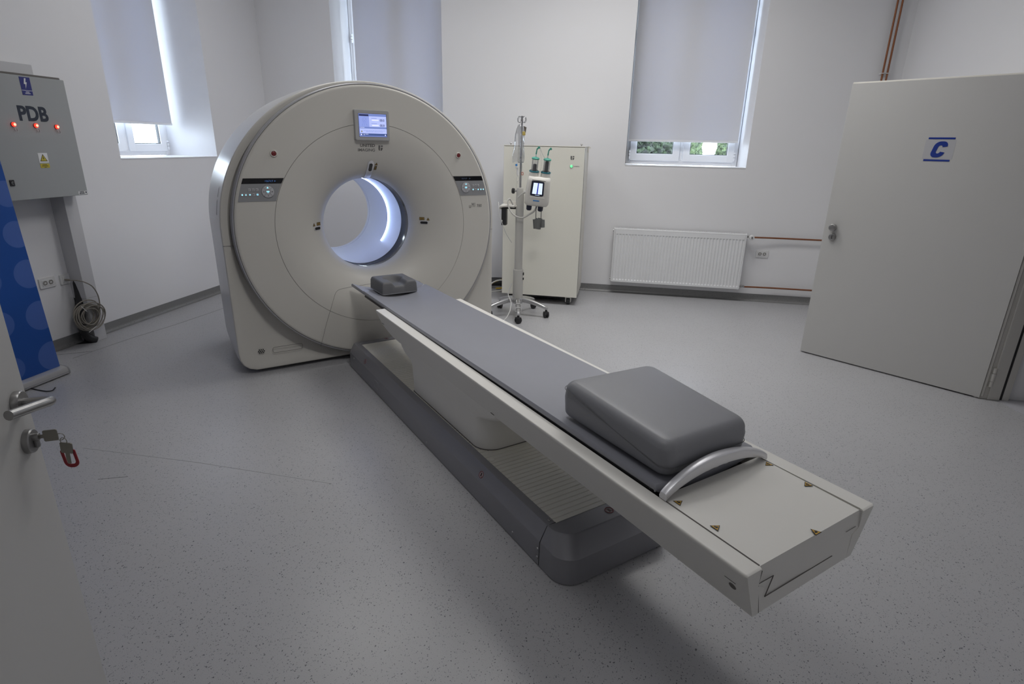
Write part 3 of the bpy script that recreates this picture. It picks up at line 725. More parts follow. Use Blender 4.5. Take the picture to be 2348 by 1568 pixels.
def nostep(o, x, y, r):
    M = plane_M(o, x, y); mb = MB()
    mb.prism(circle_pts(r, 24), -.0003, .0008, 'z', mi=0, M=M); mb.tube([(r*.9*math.cos(a), r*.9*math.sin(a), .001) for a in [2*PI*i/24 for i in range(24)]], r*.1, 5, mi=1, closed=True, M=M)
    mb.prism([(-.28*r, -.5*r), (.05*r, -.55*r), (.28*r, -.1*r), (.2*r, .45*r), (-.05*r, .55*r), (-.3*r, .1*r)], 0, .0012, 'z', mi=2, M=M)
    mb.box(-r*.85, r*.85, -r*.07, r*.07, .0005, .0016, mi=1, M=M @ Matrix.Rotation(R(-45), 4, 'Z'))
    mb.build('no_step_sign', [M_bezel, M_signred, M_blackm], bs)
sl = Vector((.030, 0, .060)).normalized()
nostep((-.2735, 1.36, .1437), (0, -1, 0), sl, .017); nostep((-.2735, 3.02, .1437), (0, -1, 0), sl, .017)
nostep((.02, .815, .1803), (1, 0, 0), (0, 1, 0), .019); nostep((-.01, 3.315, .1803), (1, 0, 0), (0, 1, 0), .014)
# column
mb = MB()
def col(hw, v0, v1, z, r): return [(x, y, z) for x, y in rrect(-hw, hw, v0, v1, [.012, .012, r, r], 10)]
mb.loft([col(.203, 1.47, 2.325, .178, .10), col(.204, 1.468, 2.325, .25, .10), col(.209, 1.455, 2.325, .345, .10), col(.216, 1.40, 2.325, .372, .09), col(.222, 1.34, 2.40, .40, .07), col(.226, 1.29, 2.44, .43, .05), col(.229, 1.27, 2.45, .452, .05)])
mb.build('lift_column', M_tablew, t, smooth=60)
mb = MB(); mb.loft([col(.2065, 1.466, 2.328, .172, .10), col(.2065, 1.466, 2.328, .1795, .10)]); mb.build('column_gasket', M_seam, t)
# side rails: tapered section with rounded top edges, sloping far tip
ZT, ZB = .607, .4475
def rail(s):
    def sec(v_top, v_bot):
        # section from outer bottom, up, over the top, down the inner face
        pts = [(.2305, ZB, 1), (.2925, ZT-.013, .08), (.2945, ZT-.006, .04), (.2925, ZT-.0015, .02), (.288, ZT, 0), (.238, ZT, 0), (.2345, ZT-.0015, .02), (.2335, ZT-.006, .04), (.2335, ZT-.060, .4), (.205, ZT-.075, .5), (.205, ZB, 1)]
        return [(s*u, v_top+(v_bot-v_top)*k, z) for u, z, k in pts]
    mb = MB(); loops = [sec(.012, .012)]
    loops[0] = [(p[0]*(1 if i not in (2, 3) else .99), p[1], p[2]) for i, p in enumerate(sec(.0, .004))]
    loops = [[(s*(abs(p[0])-.004) if i in (1, 2, 3) else p[0], p[1], p[2]-(.004 if i in (3, 4, 5, 6) else 0)) for i, p in enumerate(sec(.0, .003))], sec(.006, .009)]
    loops.append(sec(2.0, 2.0)); 
    e = sec(2.668, 2.668)
    # underside sweeps up towards the tip
    z_at = {2.40: ZB, 2.56: ZB-.004}
    for v, zb in ((2.45, ZB), (2.56, .452), (2.62, .478), (2.668, .505)):
        q = []
        for (x, y, z) in sec(v, v):
            f = (z-ZB)/(ZT-ZB); zz = zb+(ZT-zb)*f if z < ZT-.02 else z
            ww = abs(x)
            if abs(z-ZB) < 1e-6 and abs(x) > .21: ww = .2305+(.2925-.2305)*((zb-ZB)/(ZT-.013-ZB))
            q.append((s*ww, v, zz))
        loops.append(q)
    mb.loft(loops); return mb.build('side_rail', M_tablew, t, smooth=40)
rl_ = rail(-1); rr_ = rail(1)
mb = MB(); mb.prism(circle_pts(.011, 18), 0, .002, 'z', M=plane_M((-.2615, .052, .524), (0, -1, 0), Vector((-.062, 0, .146)).normalized())); mb.box(-.017, .017, -.0008, .0008, 0, .002, M=plane_M((-.2703, .056, .5445), (0, -1, 0), Vector((-.062, 0, .146)).normalized()))
mb.build('side_socket', M_seam, rl_)
for p_ in ((-.236, 1.33, .4575), (-.262, 2.64, .52)):
    mb = MB(); mb.box(-.014, .014, -.0015, .0015, -.001, .001, M=plane_M(p_, (0, -1, 0), Vector((-.062, 0, .146)).normalized())); mb.build('slot', M_seam, rl_)
# tray under the pallet and near end lid
mb = MB(); mb.prism([(-.205, ZB+.002), (.205, ZB+.002), (.2325, .545), (.2325, .552), (-.2325, .552), (-.2325, .545)], .33, 2.60, 'y'); mb.build('pallet_bed', M_blackm, t)
mb = MB(); mb.prism([(-.2055, ZB+.001), (.2055, ZB+.001), (.2327, .546), (.2327, ZT-.005), (.2300, ZT-.001), (.227, ZT+.0005), (-.227, ZT+.0005), (-.2300, ZT-.001), (-.2327, ZT-.005), (-.2327, .546)], .003, .345, 'y'); 
for i, p in enumerate(mb.v):
    if p.y < .01 and p.z > ZT-.004: p.y += .006; p.z -= .0035
lid = mb.build('end_lid', M_tablew, t)
mb = MB(); e = .0026
mb.tube([(-.2331, .01, ZT-.001), (-.2331, .34, ZT-.001)], .0022, 6); mb.tube([(-.2331, .0, ZT-.01), (-.2331, e, .555), (-.172, e, .5535), (-.193, e, .496), (.115, e, .494)], .0014, 6); mb.tube([(-.2331, e, .555), (-.2065, e, .45)], .0009, 6)
mb.build('seam_line', M_seam, lid)
mb = MB(); mb.tube([(.2331, .01, ZT-.001), (.2331, .34, ZT-.001)], .0011, 6); mb.build('seam_line', M_softseam, lid)
mb = MB(); mb.tube([(.165, e, .556), (.215, e, .556)], .0008, 6); mb.build('seam_line', M_seam, lid)
def tri_label(u, v, ang, w=.028):
    M = plane_M((u, v, ZT+.0008), (math.cos(R(ang)), math.sin(R(ang)), 0), (-math.sin(R(ang)), math.cos(R(ang)), 0)); h = w*.87
    mb = MB(); q = [(-w/2, -h/2), (w/2, -h/2), (0, h/2)]; mb.prism(q, -.0004, .0004, 'z', mi=0, M=M); mb.prism([(a*.78, b*.78-h*.035) for a, b in q], 0, .0009, 'z', mi=1, M=M)
    mb.prism([(-.2*w, -.28*h), (.15*w, -.3*h), (.2*w, -.12*h), (.02*w, .12*h), (-.04*w, -.05*h), (-.2*w, -.12*h)], 0, .0012, 'z', mi=0, M=M)
    mb.build('pinch_warning', [M_blackm, M_yellow], lid)
tri_label(.211, .298, 90); tri_label(.210, .161, 90); tri_label(-.203, .298, -90); tri_label(-.202, .165, -90); tri_label(.014, .016, 0)
# grab handle: bowed bar from rail to rail
mb = MB(); loops = []
for i in range(33):
    x = -1+2*i/32; u = .236*x; arch = .052*(1-x*x)**.8+.0; w = .013+.004*(1-abs(x)); hh = .011+.006*(1-x*x)
    vv = .333+.010*(1-x*x); zc = ZT+.012+arch
    sc = [(-w, -hh), (w, -hh), (w+.002, -hh*.3), (w-.001, hh*.75), (w*.55, hh), (-w*.55, hh), (-w+.001, hh*.75), (-w-.002, -hh*.3)]
    loops.append([(u, vv+a, zc+b) for a, b in sc])
mb.loft(loops); hd = mb.build('grab_handle', M_silver, t, smooth=45)
mb = MB()
for x in (-.04, .0, .045): mb.box(x-.009, x+.009, .335, .35, ZT+.034, ZT+.048, .003)
mb.box(-.05, .07, .334, .352, ZT+.042, ZT+.05, .003); mb.build('trigger', M_trim, hd)
# concave pallet and mattress
def zsurf(u, v=1.):
    k = max(0., min(1., (v-.9)/1.8)); k = k*k*(3-2*k)
    return (.6355-.0105*k)-(.024+.029*k)*(1-(u/.2325)**2)
def slab(hw, th, v0, v1, zoff, endround=.01):
    """concave slab, rounded edges, following the dished pallet"""
    N = 18; top = [(-hw+2*hw*i/N) for i in range(N+1)]
    def sec(v, k, drop=0.):
        zs = lambda u: zsurf(u, v)
        pts = [(u*k, zs(u*k)+zoff-drop) for u in top]
        e = hw*k
        pts += [(e+.004, zs(e)+zoff-th*.28-drop*.5), (e+.004, zs(e)+zoff-th*.7), (e-.004, zs(e)+zoff-th)]
        pts += [(u*k, zs(u*k)+zoff-th) for u in top[::-1][1:-1]]
        pts += [(-e+.004, zs(e)+zoff-th), (-e-.004, zs(e)+zoff-th*.7), (-e-.004, zs(e)+zoff-th*.28-drop*.5)]
        return [(a, v, b) for a, b in pts]
    mb = MB(); loops = [sec(v0, .985, th*.55), sec(v0+endround*.4, .995, th*.12), sec(v0+endround, 1.)]
    m = max(2, int((v1-v0)/.15))
    loops += [sec(v0+endround+(v1-v0-2*endround)*i/m, 1.) for i in range(1, m)]
    loops += [sec(v1-endround, 1.), sec(v1-endround*.4, .995, th*.12), sec(v1, .985, th*.55)]
    mb.loft(loops); return mb
slab(.222, .022, .385, 3.10, -.0225).build('pallet', M_blackm, t, smooth=50)
mt = slab(.2285, .026, .366, 3.115, 0, .012).build('mattress', M_mattress, t, smooth=50)
mb = MB(); mb.tube([(u, .3705, zsurf(u, .37)-.021) for u in [-.231+.462*i/20 for i in range(21)]], .004, 6)
mb.build('piping', M_wedge, mt)
slab(.2255, .026, 3.118, 3.385, -.004, .014).build('head_extension', M_mattress, t, smooth=50)

# headrest block with a cradle hollow
h = thing('headrest', (.012, 3.17, .592), 'dark grey foam headrest block with a scooped hollow on the far table end', 'headrest', frame=SCAN)
mb = MB(); NX, NY = 44, 44; hx, hy, zb, zt = .124, .124, .5965, .676
grid = {}; vs = []; fs = []
def hz(a, b):
    x = a*hx; y = b*hy
    e = max(abs(a), abs(b))
    rnd = 0
    for q in (a, b):
        d = (1-abs(q))*hx
        if d < .016: rnd += .016-math.sqrt(max(0, .016**2-(.016-d)**2))
    def sm(t_):
        t_ = max(0., min(1., t_)); return t_*t_*(3-2*t_)
    bowl = .040*sm(2.0*(1-math.sqrt((x/.078)**2+((y-.018)/.072)**2)))
    ch = .030*sm(2.2*(1-abs(x)/.058))*sm((-y+.015)/.05)
    return zt-min(rnd, .02)-(bowl**4+ch**4)**.25
for j in range(NY+1):
    for i in range(NX+1):
        a, b = -1+2*i/NX, -1+2*j/NY
        a, b = math.sin(a*PI/2)*.35+a*.65, math.sin(b*PI/2)*.35+b*.65
        vs.append((.012+a*hx, 3.17+b*hy, hz(a, b)))
for j in range(NY):
    for i in range(NX): k = j*(NX+1)+i; fs.append((k, k+1, k+NX+2, k+NX+1))
ring = [i for i in range(NX+1)]+[(j)*(NX+1)+NX for j in range(1, NY+1)]+[NY*(NX+1)+i for i in range(NX-1, -1, -1)]+[j*(NX+1) for j in range(NY-1, 0, -1)]
o_ = len(vs)
for k in ring: p = vs[k]; vs.append((.012+(p[0]-.012)*1.02, 3.17+(p[1]-3.17)*1.02, zb))
for q in range(len(ring)): r2 = (q+1) % len(ring); fs.append((ring[q], ring[r2], o_+r2, o_+q))
fs.append(tuple(o_+q for q in range(len(ring))))
mb.add(vs, fs); hb = mb.build('foam_block', M_foam, h, smooth=60)
mb = MB(); q = rrect(.012-.129, .012+.129, 3.17-.129, 3.17+.129, .012, 4); mb.prism(q, zb-.0045, zb+.0005, 'z'); mb.build('base_sheet', M_wedge, h)

# wedge cushion
w = thing('wedge_cushion', (0, .62, .60), 'grey vinyl wedge cushion resting on the near end of the table mattress', 'cushion', frame=SCAN)
v0, v1, hx, zb_ = .3735, .868, .203, .6335
def wz_top(v): t_ = (v-v0)/(v1-v0); return .747+.028*t_
mb = MB(); loops = []; NC = 12
def wx(x, y): return x+(.030*(y-v0)/(v1-v0)-.006 if x > 0 else .012)*min(1, abs(x)/.1)
def wy(x, y): return y+.032*(.5-.5*x/hx)*max(0, (y-v0)/(v1-v0))
def wl(ins, f, dz=0.):
    """plan loop inset by ins at height fraction f between bottom and sloping top"""
    return [(wx(x, y), wy(x, y), zb_+(wz_top(y)-zb_)*f+dz) for x, y in rrect(-hx+ins, hx-ins, v0+ins, v1-ins, max(.010, .040-ins*.7), NC)]
rb_, rt_ = .024, .036
for a in range(0, 91, 15): q = R(a); loops.append(wl(rb_*(1-math.sin(q)), 0, rb_*(1-math.cos(q))))
loops.append(wl(-.003, .55))
for a in range(0, 91, 10): q = R(a); loops.append(wl(rt_*(1-math.cos(q)), 1, -rt_*(1-math.sin(q))))
loops.append(wl(.055, 1, .0012))
mb.loft(loops); ws = mb.build('cushion_body', M_wedge, w, smooth=80)
mb = MB(); q = rrect(-hx-.0030, hx+.0030, v0-.0030, v1+.0030, .040, NC); pts = []
for x, y in q:
    f = max(0, min(1, (y-v0-.02)/(v1-v0-.10))); pts.append((wx(x, y), wy(x, y), .668+.074*f**1.2))
mb.tube(pts, .0013, 6, closed=True); mb.build('piping_seam', M_foam, w)

# ------------------------------------------------------------------ EQUIPMENT CABINET
cb = thing('equipment_cabinet', (-.825, 6.10, 0), 'tall cream equipment cabinet on castors against the back wall', 'cabinet')
X0, X1, Y0, Y1, Z0, Z1 = -1.226, -.428, 5.80, 6.37, .088, 1.588
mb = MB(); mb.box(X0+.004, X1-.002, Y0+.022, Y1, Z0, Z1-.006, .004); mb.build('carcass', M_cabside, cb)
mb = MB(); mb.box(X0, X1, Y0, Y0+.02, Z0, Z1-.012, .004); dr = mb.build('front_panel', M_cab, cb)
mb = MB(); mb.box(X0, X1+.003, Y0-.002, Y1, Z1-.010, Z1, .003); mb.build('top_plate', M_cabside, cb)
mb = MB(); mb.box(X1-.001, X1+.0025, Y0+.022, Y0+.026, Z0+.01, Z1-.02); mb.build('seam_line', M_seam, cb)
mb = MB(); shield(mb, -.546, Y0, 1.478, .036, .038); mb.build('maker_badge', M_letter, dr)
mb = MB(); mb.text('POWER ON', .0095, plane_M((-.500, Y0-.0006, 1.401), XR, ZU), 0); mb.build('lettering', M_letter, dr)
mb = MB(); mb.lathe([(.016, 0), (.016, -.004), (.0125, -.006)], 24, 'y', (-.551, Y0, 1.402)); mb.lathe([(.0005, -.008), (.010, -.0075), (.0125, -.004)], 24, 'y', (-.551, Y0, 1.402), mi=1); mb.build('power_light', [M_chrome, M_gled], dr)
for x in (X0+.06, X1-.04):
    mb = MB(); mb.cyl((x, Y0+.05, Z1), (x, Y0+.05, Z1+.012), .005, n=10); mb.lathe([(.0005, .022), (.007, .021), (.010, .015), (.008, .009), (.0005, .008)], 14, 'z', (x, Y0+.05, Z1)); mb.build('lifting_eye', M_steel, cb)
mb = MB(); mb.box(X1+.003, X1+.03, Y1-.20, Y1-.18, Z1-.02, Z1-.008); mb.box(X1+.001, X1+.010, Y1-.2, Y1-.18, Z1-.06, Z1-.02); mb.build('side_latch', M_cabside, cb)
for x, y in ((X0+.09, Y0+.06), (X1-.09, Y0+.06), (X0+.09, Y1-.08), (X1-.09, Y1-.08)):
    mb = MB(); mb.box(x-.032, x+.032, y-.035, y+.035, .074, .09, .003); mb.box(x-.030, x-.020, y-.03, y+.03, .028, .078, .004); mb.box(x+.020, x+.030, y-.03, y+.03, .028, .078, .004); c_ = mb.build('castor', M_stand, cb)
    mb = MB(); mb.lathe([(.010, -.018), (.032, -.017), (.036, -.010), (.036, .010), (.032, .017), (.010, .018)], 24, 'x', (x, y, .0365)); mb.build('wheel', M_blackm, c_)
mb = MB(); mb.box(X0+.1, X1-.13, Y0+.15, Y1-.05, .03, .087, .004); mb.build('fan_tray', M_blackm, cb)
mb = MB(); mb.box(-.72, -.69, Y0+.145, Y0+.15, .055, .075); mb.build('status_lamp', M_orange, cb)

# ------------------------------------------------------------------ INJECTOR STAND
SXc, SYc = -.967, 5.33
st = thing('injector_stand', (SXc, SYc, 0), 'wheeled grey pole stand carrying a twin syringe contrast injector', 'stand')
mb = MB(); mb.lathe([(.034, .17), (.047, .17), (.049, .18), (.049, .33), (.0485, .335), (.0485, .45), (.046, .455), (.038, .456)], 32, 'z', (SXc, SYc, 0)); cr_ = mb.build('lower_collar', M_stand, st)
for za_, zb_ in ((.40, .425), (.355, .375)):
    mb = MB(); mb.box(SXc+.047, SXc+.056, SYc-.012, SYc+.012, za_, zb_, .002); mb.build('clamp_clip', M_blackm, cr_)
mb = MB(); mb.lathe([(.0375, .45), (.0375, 1.135), (.036, 1.138), (.0005, 1.138)], 32, 'z', (SXc, SYc, 0)); mb.build('column', M_stand, st)
mb = MB(); mb.lathe([(.0005, 1.132), (.033, 1.132), (.036, 1.14), (.031, 1.205), (.027, 1.215), (.011, 1.216)], 28, 'z', (SXc, SYc, 0)); tc_ = mb.build('top_clamp', M_stand, st)
mb = MB(); mb.cyl((SXc-.03, SYc, 1.185), (SXc-.052, SYc, 1.185), .008, n=12); mb.lathe([(.0005, -.052), (.020, -.052), (.025, -.057), (.025, -.073), (.020, -.078), (.0005, -.078)], 12, 'x', (SXc, SYc, 1.185), mi=1); mb.build('clamp_knob', [M_steel, M_blackm], tc_)
mb = MB(); mb.tube([(SXc+.03, SYc, 1.175), (SXc+.075, SYc-.03, 1.185), (SXc+.13, SYc-.05, 1.20)], .013, 12); mb.build('swivel_arm', M_stand, tc_)
mb = MB(); mb.cyl((SXc, SYc, 1.20), (SXc, SYc, 1.83), .0105, n=16); mb.build('drip_pole', M_pole, st)
for k in range(4):
    a = R(48+90*k); ca, sa = math.cos(a), math.sin(a); mb = MB(); pts = [(SXc, SYc, 1.822)]
    for i in range(15):
        q = R(120-300*i/14); pts.append((SXc+ca*(.030+.020*math.cos(q)), SYc+sa*(.030+.020*math.cos(q)), 1.800+.025*math.sin(q)))
    mb.tube(pts, .0028, 8); mb.build('drip_hook', M_pole, st)
import itertools
f0 = math.atan2(5.033-SYc, -.902-SXc)
for k in range(5):
    a = f0+2*PI*k/5; ca, sa = math.cos(a), math.sin(a); mb = MB(); loops = []
    for i in range(13):
        s_ = i/12; d = .03+.275*s_; z = .158-.005*s_-.062*s_**1.8; wd = .026-.009*s_; hh = .022-.008*s_
        if i == 12: wd *= .7; hh *= .7
        sc = [(-wd, -hh), (wd, -hh), (wd, hh*.3), (wd*.6, hh), (-wd*.6, hh), (-wd, hh*.3)]
        loops.append([(SXc+ca*d-sa*p, SYc+sa*d+ca*p, z+q) for p, q in sc])
    mb.loft(loops); lg_ = mb.build('leg', M_chrome, st, smooth=40)
    cx, cy = SXc+ca*.292, SYc+sa*.292
    mb = MB(); mb.cyl((cx, cy, .05), (cx, cy, .088), .011, n=12); mb.box(-.025, .025, -.024, .024, .026, .06, .008, M=Matrix.Translation((cx, cy, 0)) @ Matrix.Rotation(a+.6, 4, 'Z'))
    for s_ in (-1, 1): mb.lathe([(.0005, s_*.024), (.027, s_*.023), (.030, s_*.016), (.030, s_*.006), (.024, s_*.004)], 20, 'x', (0, 0, .0305), M=Matrix.Translation((cx, cy, 0)) @ Matrix.Rotation(a+.6, 4, 'Z'))
    mb.build('castor', M_blackm, lg_)
mb = MB(); mb.lathe([(.0005, .12), (.05, .122), (.058, .135), (.056, .165), (.048, .176), (.0005, .178)], 30, 'z', (SXc, SYc, 0)); mb.build('hub', M_chrome, st)
# injector head, leaning a little to the right
IM = Matrix.Translation((-.790, 5.25, 1.214)) @ Matrix.Rotation(R(4.8), 4, 'Y') @ Matrix.Rotation(R(10), 4, 'Z') @ Matrix.Rotation(R(8), 4, 'X')
def IL(wx, wy, z, cy=0., r=.03): return [(x, cy+y, z) for x, y in rrect(-wx, wx, -wy, wy, r, 6)]
mb = MB(IM); mb.loft([IL(.070, .035, -.150, .01), IL(.096, .055, -.143, .005), IL(.108, .064, -.125), IL(.111, .068, -.09), IL(.107, .068, .0), IL(.102, .066, .08), IL(.098, .060, .105), IL(.09, .046, .116)])
ih = mb.build('injector_head', M_inj, st, smooth=50)
mb = MB(IM)
for s_ in (-1, 1):
    mb.lathe([(.040, .03), (.044, .06), (.044, .115), (.042, .145), (.038, .152), (.0005, .152)], 28, 'z', (s_*.052, 0, 0), M=Matrix.Rotation(R(-2.0*0), 4, 'Y'))
mb.build('syringe_socket', M_inj, ih)
for b_ in ((-.062, .058, -.0700, -.05, .0885, .100), (-.07, .066, -.072, -.05, -.068, -.055)):
    mb = MB(IM); mb.box(*b_, .007); mb.build('bumper_rib', M_inj, ih)
SM = IM @ Matrix.Translation((-.002, 0, .049)); mb = MB(SM); q = [(-.062, .030), (-.055, .034), (0, .037), (.045, .032), (.05, .026), (.055, -.085), (.048, -.094), (0, -.099), (-.058, -.094), (-.066, -.086)]
mb.prism(q, -.06, -.0715, 'y'); sb = mb.build('screen_bezel', M_navy, ih)
mb = MB(SM); mb.prism([(-.043, .019), (.036, .019), (.040, -.078), (-.048, -.078)], -.071, -.0725, 'y'); mb.prism([(-.006, .019), (.004, .019), (.003, -.078), (-.010, -.078)], -.0722, -.0730, 'y', mi=1)
for k in range(8):
    z = .010-.011*k; mb.box(-.036, -.016, -.0732, -.0722, z-.0012, z+.0012, mi=2); mb.box(.012, .030, -.0732, -.0722, z-.0012, z+.0012, mi=2)
mb.box(-.02, .02, -.0726, -.0714, -.090, -.086, mi=2)
mb.build('screen', [M_injscr, M_injbar, mat('screen_greyblue', (.3, .4, .6), .4, emit=(.5, .62, .85), estr=.7)], sb)
mb = MB(IM); mb.box(-.035, .022, -.0715, -.06, -.095, -.085, .002); mb.build('name_label', M_bluelab, ih)
for s_ in (-1, 1):
    mb = MB(IM); mb.lathe([(.0005, -.205), (.018, -.205), (.024, -.198), (.025, -.165), (.020, -.155), (.012, -.135)], 10, 'z', (s_*.052-.010, -.015, .012)); mb.build('knob', M_navy, ih)
    mb = MB(IM); mb.lathe([(.044, .149), (.0455, .152), (.0445, .158), (.0375, .160)], 28, 'z', (s_*.052, 0, 0)); mb.build('socket_ring', M_teal, ih)
    mb = MB(IM); mb.lathe([(.0285, .150), (.0285, .262)], 28, 'z', (s_*.052, 0, 0)); sy = mb.build('syringe_barrel', M_clear, ih)
    mb = MB(IM); top = .215 if s_ < 0 else .25; mb.lathe([(.0005, .150), (.016, .150), (.017, .156), (.017, top-.012), (.014, top), (.0005, top+.002)], 20, 'z', (s_*.052, 0, 0)); mb.build('plunger', M_rubber, sy)
    mb = MB(IM); mb.lathe([(.029, .256), (.034, .258), (.034, .267), (.029, .272), (.012, .275), (.006, .279), (.0005, .28)], 28, 'z', (s_*.052, 0, 0)); mb.build('syringe_cap', M_green, sy)
    mb = MB(IM); mb.cyl((s_*.052, 0, .276), (s_*.052, 0, .302), .0055, n=10); mb.build('nozzle', M_plastic, sy)
    mb = MB(IM); mb.cyl((s_*.052, 0, .30), (s_*.052+.003, 0, .345), .0065, .0045, n=10); mb.tube([(s_*.052+.003, 0, .343), (s_*.052+.012, 0, .352), (s_*.052+.022, 0, .366)], .0065, 8); mb.cyl((s_*.052+.008, 0, .36), (s_*.052+.028, 0, .352), .006, n=8); mb.build('connector', M_green, sy)
mb = MB(IM); mb.tube(bez([(-.028, 0, .36), (-.012, -.01, .30), (.004, -.02, .22), (-.002, -.02, .16), (-.025, -.03, .125)], 8), .0018, 6); mb.tube(bez([(-.026, 0, .362), (0, -.01, .31), (.03, -.02, .275), (.045, -.03, .255)], 8), .0018, 6); mb.build('tubing', M_clear, ih)
mb = MB(); mb.tube(bez([(SXc-.055, SYc-.05, 1.065), (SXc-.072, SYc-.06, 1.10), (SXc-.085, SYc-.07, 1.118), (SXc-.098, SYc-.08, 1.095), (SXc-.08, SYc-.09, 1.03), (SXc-.03, SYc-.10, .975), (SXc+.04, SYc-.10, .955), (SXc+.10, SYc-.09, .985), (SXc+.15, SYc-.08, 1.02), (SXc+.175, SYc-.08, 1.075)], 10), .0075, 10); mb.build('power_cable', M_stand, st)
mb = MB(); mb.tube(bez([(SXc-.01, SYc-.04, 1.25), (SXc-.03, SYc-.04, 1.29), (SXc-.005, SYc-.02, 1.36)], 8), .002, 6); mb.tube(bez([(SXc+.10, SYc-.06, 1.20), (SXc+.03, SYc-.06, 1.17), (SXc-.01, SYc-.05, 1.13)], 8), .004, 6); mb.build('thin_lead', M_cablew, st)
for s_, dz in ((-1, 0), (1, .01)):
    x = -.775+s_*.024; y = 5.235
    mb = MB(); mb.cyl((x, y, .955), (x, y, 1.075), .0032, n=8); hc = mb.build('heater_lead', M_rubber, st)
for (x, rot, s_, zz) in ((-.800, 6, 1., .950), (-.767, -8, 1.12, .957), (-.737, 2, .8, .945)):
    mb = MB(Matrix.Translation((x, 5.235, zz)) @ Matrix.Rotation(R(-rot), 4, 'Y') @ Matrix.Scale(s_, 4)); a_ = [R(200+280*i/16) for i in range(17)]
    out = [(.027*math.cos(q), .027*math.sin(q)) for q in a_]; inn = [(.021*math.cos(q), .021*math.sin(q)) for q in a_]
    mb.prism(out+inn[::-1], -.085, 0, 'z'); mb.build('syringe_heater', M_heater, st)
# shelf bracket with its power supply
mb = MB(); mb.box(SXc-.175, SXc-.02, SYc-.03, SYc+.10, 1.040, 1.062, .006); mb.box(SXc-.17, SXc-.03, SYc+.07, SYc+.09, 1.062, 1.085, .003); mb.tube(bez([(SXc-.04, SYc-.055, 1.05), (SXc-.12, SYc-.055, 1.052), (SXc-.165, SYc-.05, 1.045), (SXc-.185, SYc-.01, 1.03), (SXc-.185, SYc+.05, 1.02)], 6), .012, 10); sh = mb.build('shelf', M_inj, st)
mb = MB(); mb.box(SXc-.170, SXc-.125, SYc-.02, SYc+.05, .87, 1.035, .004); mb.box(SXc-.165, SXc-.03, SYc+.0, SYc+.06, 1.020, 1.040, .003); ps = mb.build('power_supply', M_blackm, sh)
mb = MB(); mb.tube(bez([(SXc-.20, SYc-.02, 1.08), (SXc-.187, SYc-.05, 1.03), (SXc-.185, SYc-.06, .97), (SXc-.160, SYc-.06, .915), (SXc-.12, SYc-.04, .80), (SXc-.08, SYc+.05, .70)], 8), .0028, 6); mb.lathe([(.0005, -.008), (.008, -.006), (.008, .006), (.0005, .008)], 10, 'z', (SXc-.158, SYc-.058, .915)); mb.build('white_lead', M_cablew, ps)
mb = MB(); mb.tube(bez([(SXc-.055, SYc-.03, .32), (SXc-.085, SYc-.05, .22), (SXc-.045, SYc-.11, .155), (SXc-.03, SYc-.2, .12), (SXc-.03, SYc-.26, .09), (SXc-.06, SYc-.34, .04), (SXc-.16, SYc-.42, .006), (SXc-.4, SYc-.42, .005)], 8), .0045, 8); mb.build('mains_lead', M_cablew, st)
for d in (.17, .235):
    a = f0; cx, cy = SXc+math.cos(a)*d, SYc+math.sin(a)*d; mb = MB(); zc = .158-.005*d/.3-.062*((d-.03)/.275)**1.8
    mb.tube([(cx-math.sin(a)*p, cy+math.cos(a)*p, zc+q) for p, q in ((-.028, -.02), (.028, -.02), (.026, .015), (.01, .022), (-.01, .022), (-.026, .015))], .003, 6, closed=True); mb.build('cable_tie', M_plastic, st)
# saline bag hanging from the hook
bg = thing('infusion_bag', (SXc-.005, SYc-.05, 1.74), 'clear plastic infusion bag hanging from the pole hooks beside the cabinet', 'infusion bag')
mb = MB(); loops = []
for i in range(17):
    s_ = i/16; z = 1.755-.315*s_; wd = .020+.030*min(1, s_*2.2)+.006*math.sin(s_*9); th = .006+.022*math.sin(PI*min(1, .1+s_))
    if s_ > .9: th = .006
    loops.append([(SXc-.004-.012*s_+wd*math.cos(a), SYc-.05+th*math.sin(a), z+.004*math.sin(a*3+s_*7)) for a in [2*PI*k/20 for k in range(20)]])
mb.loft(loops); mb.build('bag', glass_mat('bag_film', (.93, .94, .95), .9), bg)
mb = MB(); mb.tube([(SXc-.0, SYc-.047, 1.75), (SXc+.002, SYc-.046, 1.785)], .004, 6); mb.build('hanger_tab', M_plastic, bg)
mb = MB(); mb.box(SXc+.02, SXc+.045, SYc-.075, SYc-.045, 1.668, 1.70, .004); mb.build('yellow_port', mat('port_amber', (.55, .42, .12), .4), bg)
mb = MB(); mb.prism([(SXc+.028, 1.745), (SXc+.055, 1.735), (SXc+.048, 1.69), (SXc+.036, 1.705)], SYc-.07, SYc-.062, 'y'); mb.build('clip', mat('clip_brown', (.13, .11, .09), .4), bg)
mb = MB(); mb.cyl((SXc-.022, SYc-.06, 1.44), (SXc-.022, SYc-.06, 1.415), .007, n=10); mb.cyl((SXc-.020, SYc-.06, 1.40), (SXc-.014, SYc-.06, 1.325), .009, n=12, mi=1); mb.box(SXc-.038, SXc-.008, SYc-.072, SYc-.05, 1.387, 1.402, .003, mi=1); mb.cyl((SXc-.028, SYc-.075, 1.416), (SXc-.028, SYc-.055, 1.416), .010, n=12, mi=2); mb.build('drip_chamber', [M_plastic, M_plastic, M_bluelab], bg)
mb = MB(); mb.tube(bez([(SXc-.012, SYc-.06, 1.33), (SXc+.0, SYc-.055, 1.29), (SXc-.025, SYc-.05, 1.26), (SXc-.028, SYc-.045, 1.20), (SXc-.02, SYc-.045, 1.15)], 8), .002, 6); mb.tube(bez([(SXc+.012, SYc-.06, 1.445), (SXc+.025, SYc-.06, 1.40), (SXc+.028, SYc-.06, 1.33), (SXc+.027, SYc-.06, 1.29)], 8), .0018, 6); mb.build('drip_tube', M_clear, bg)
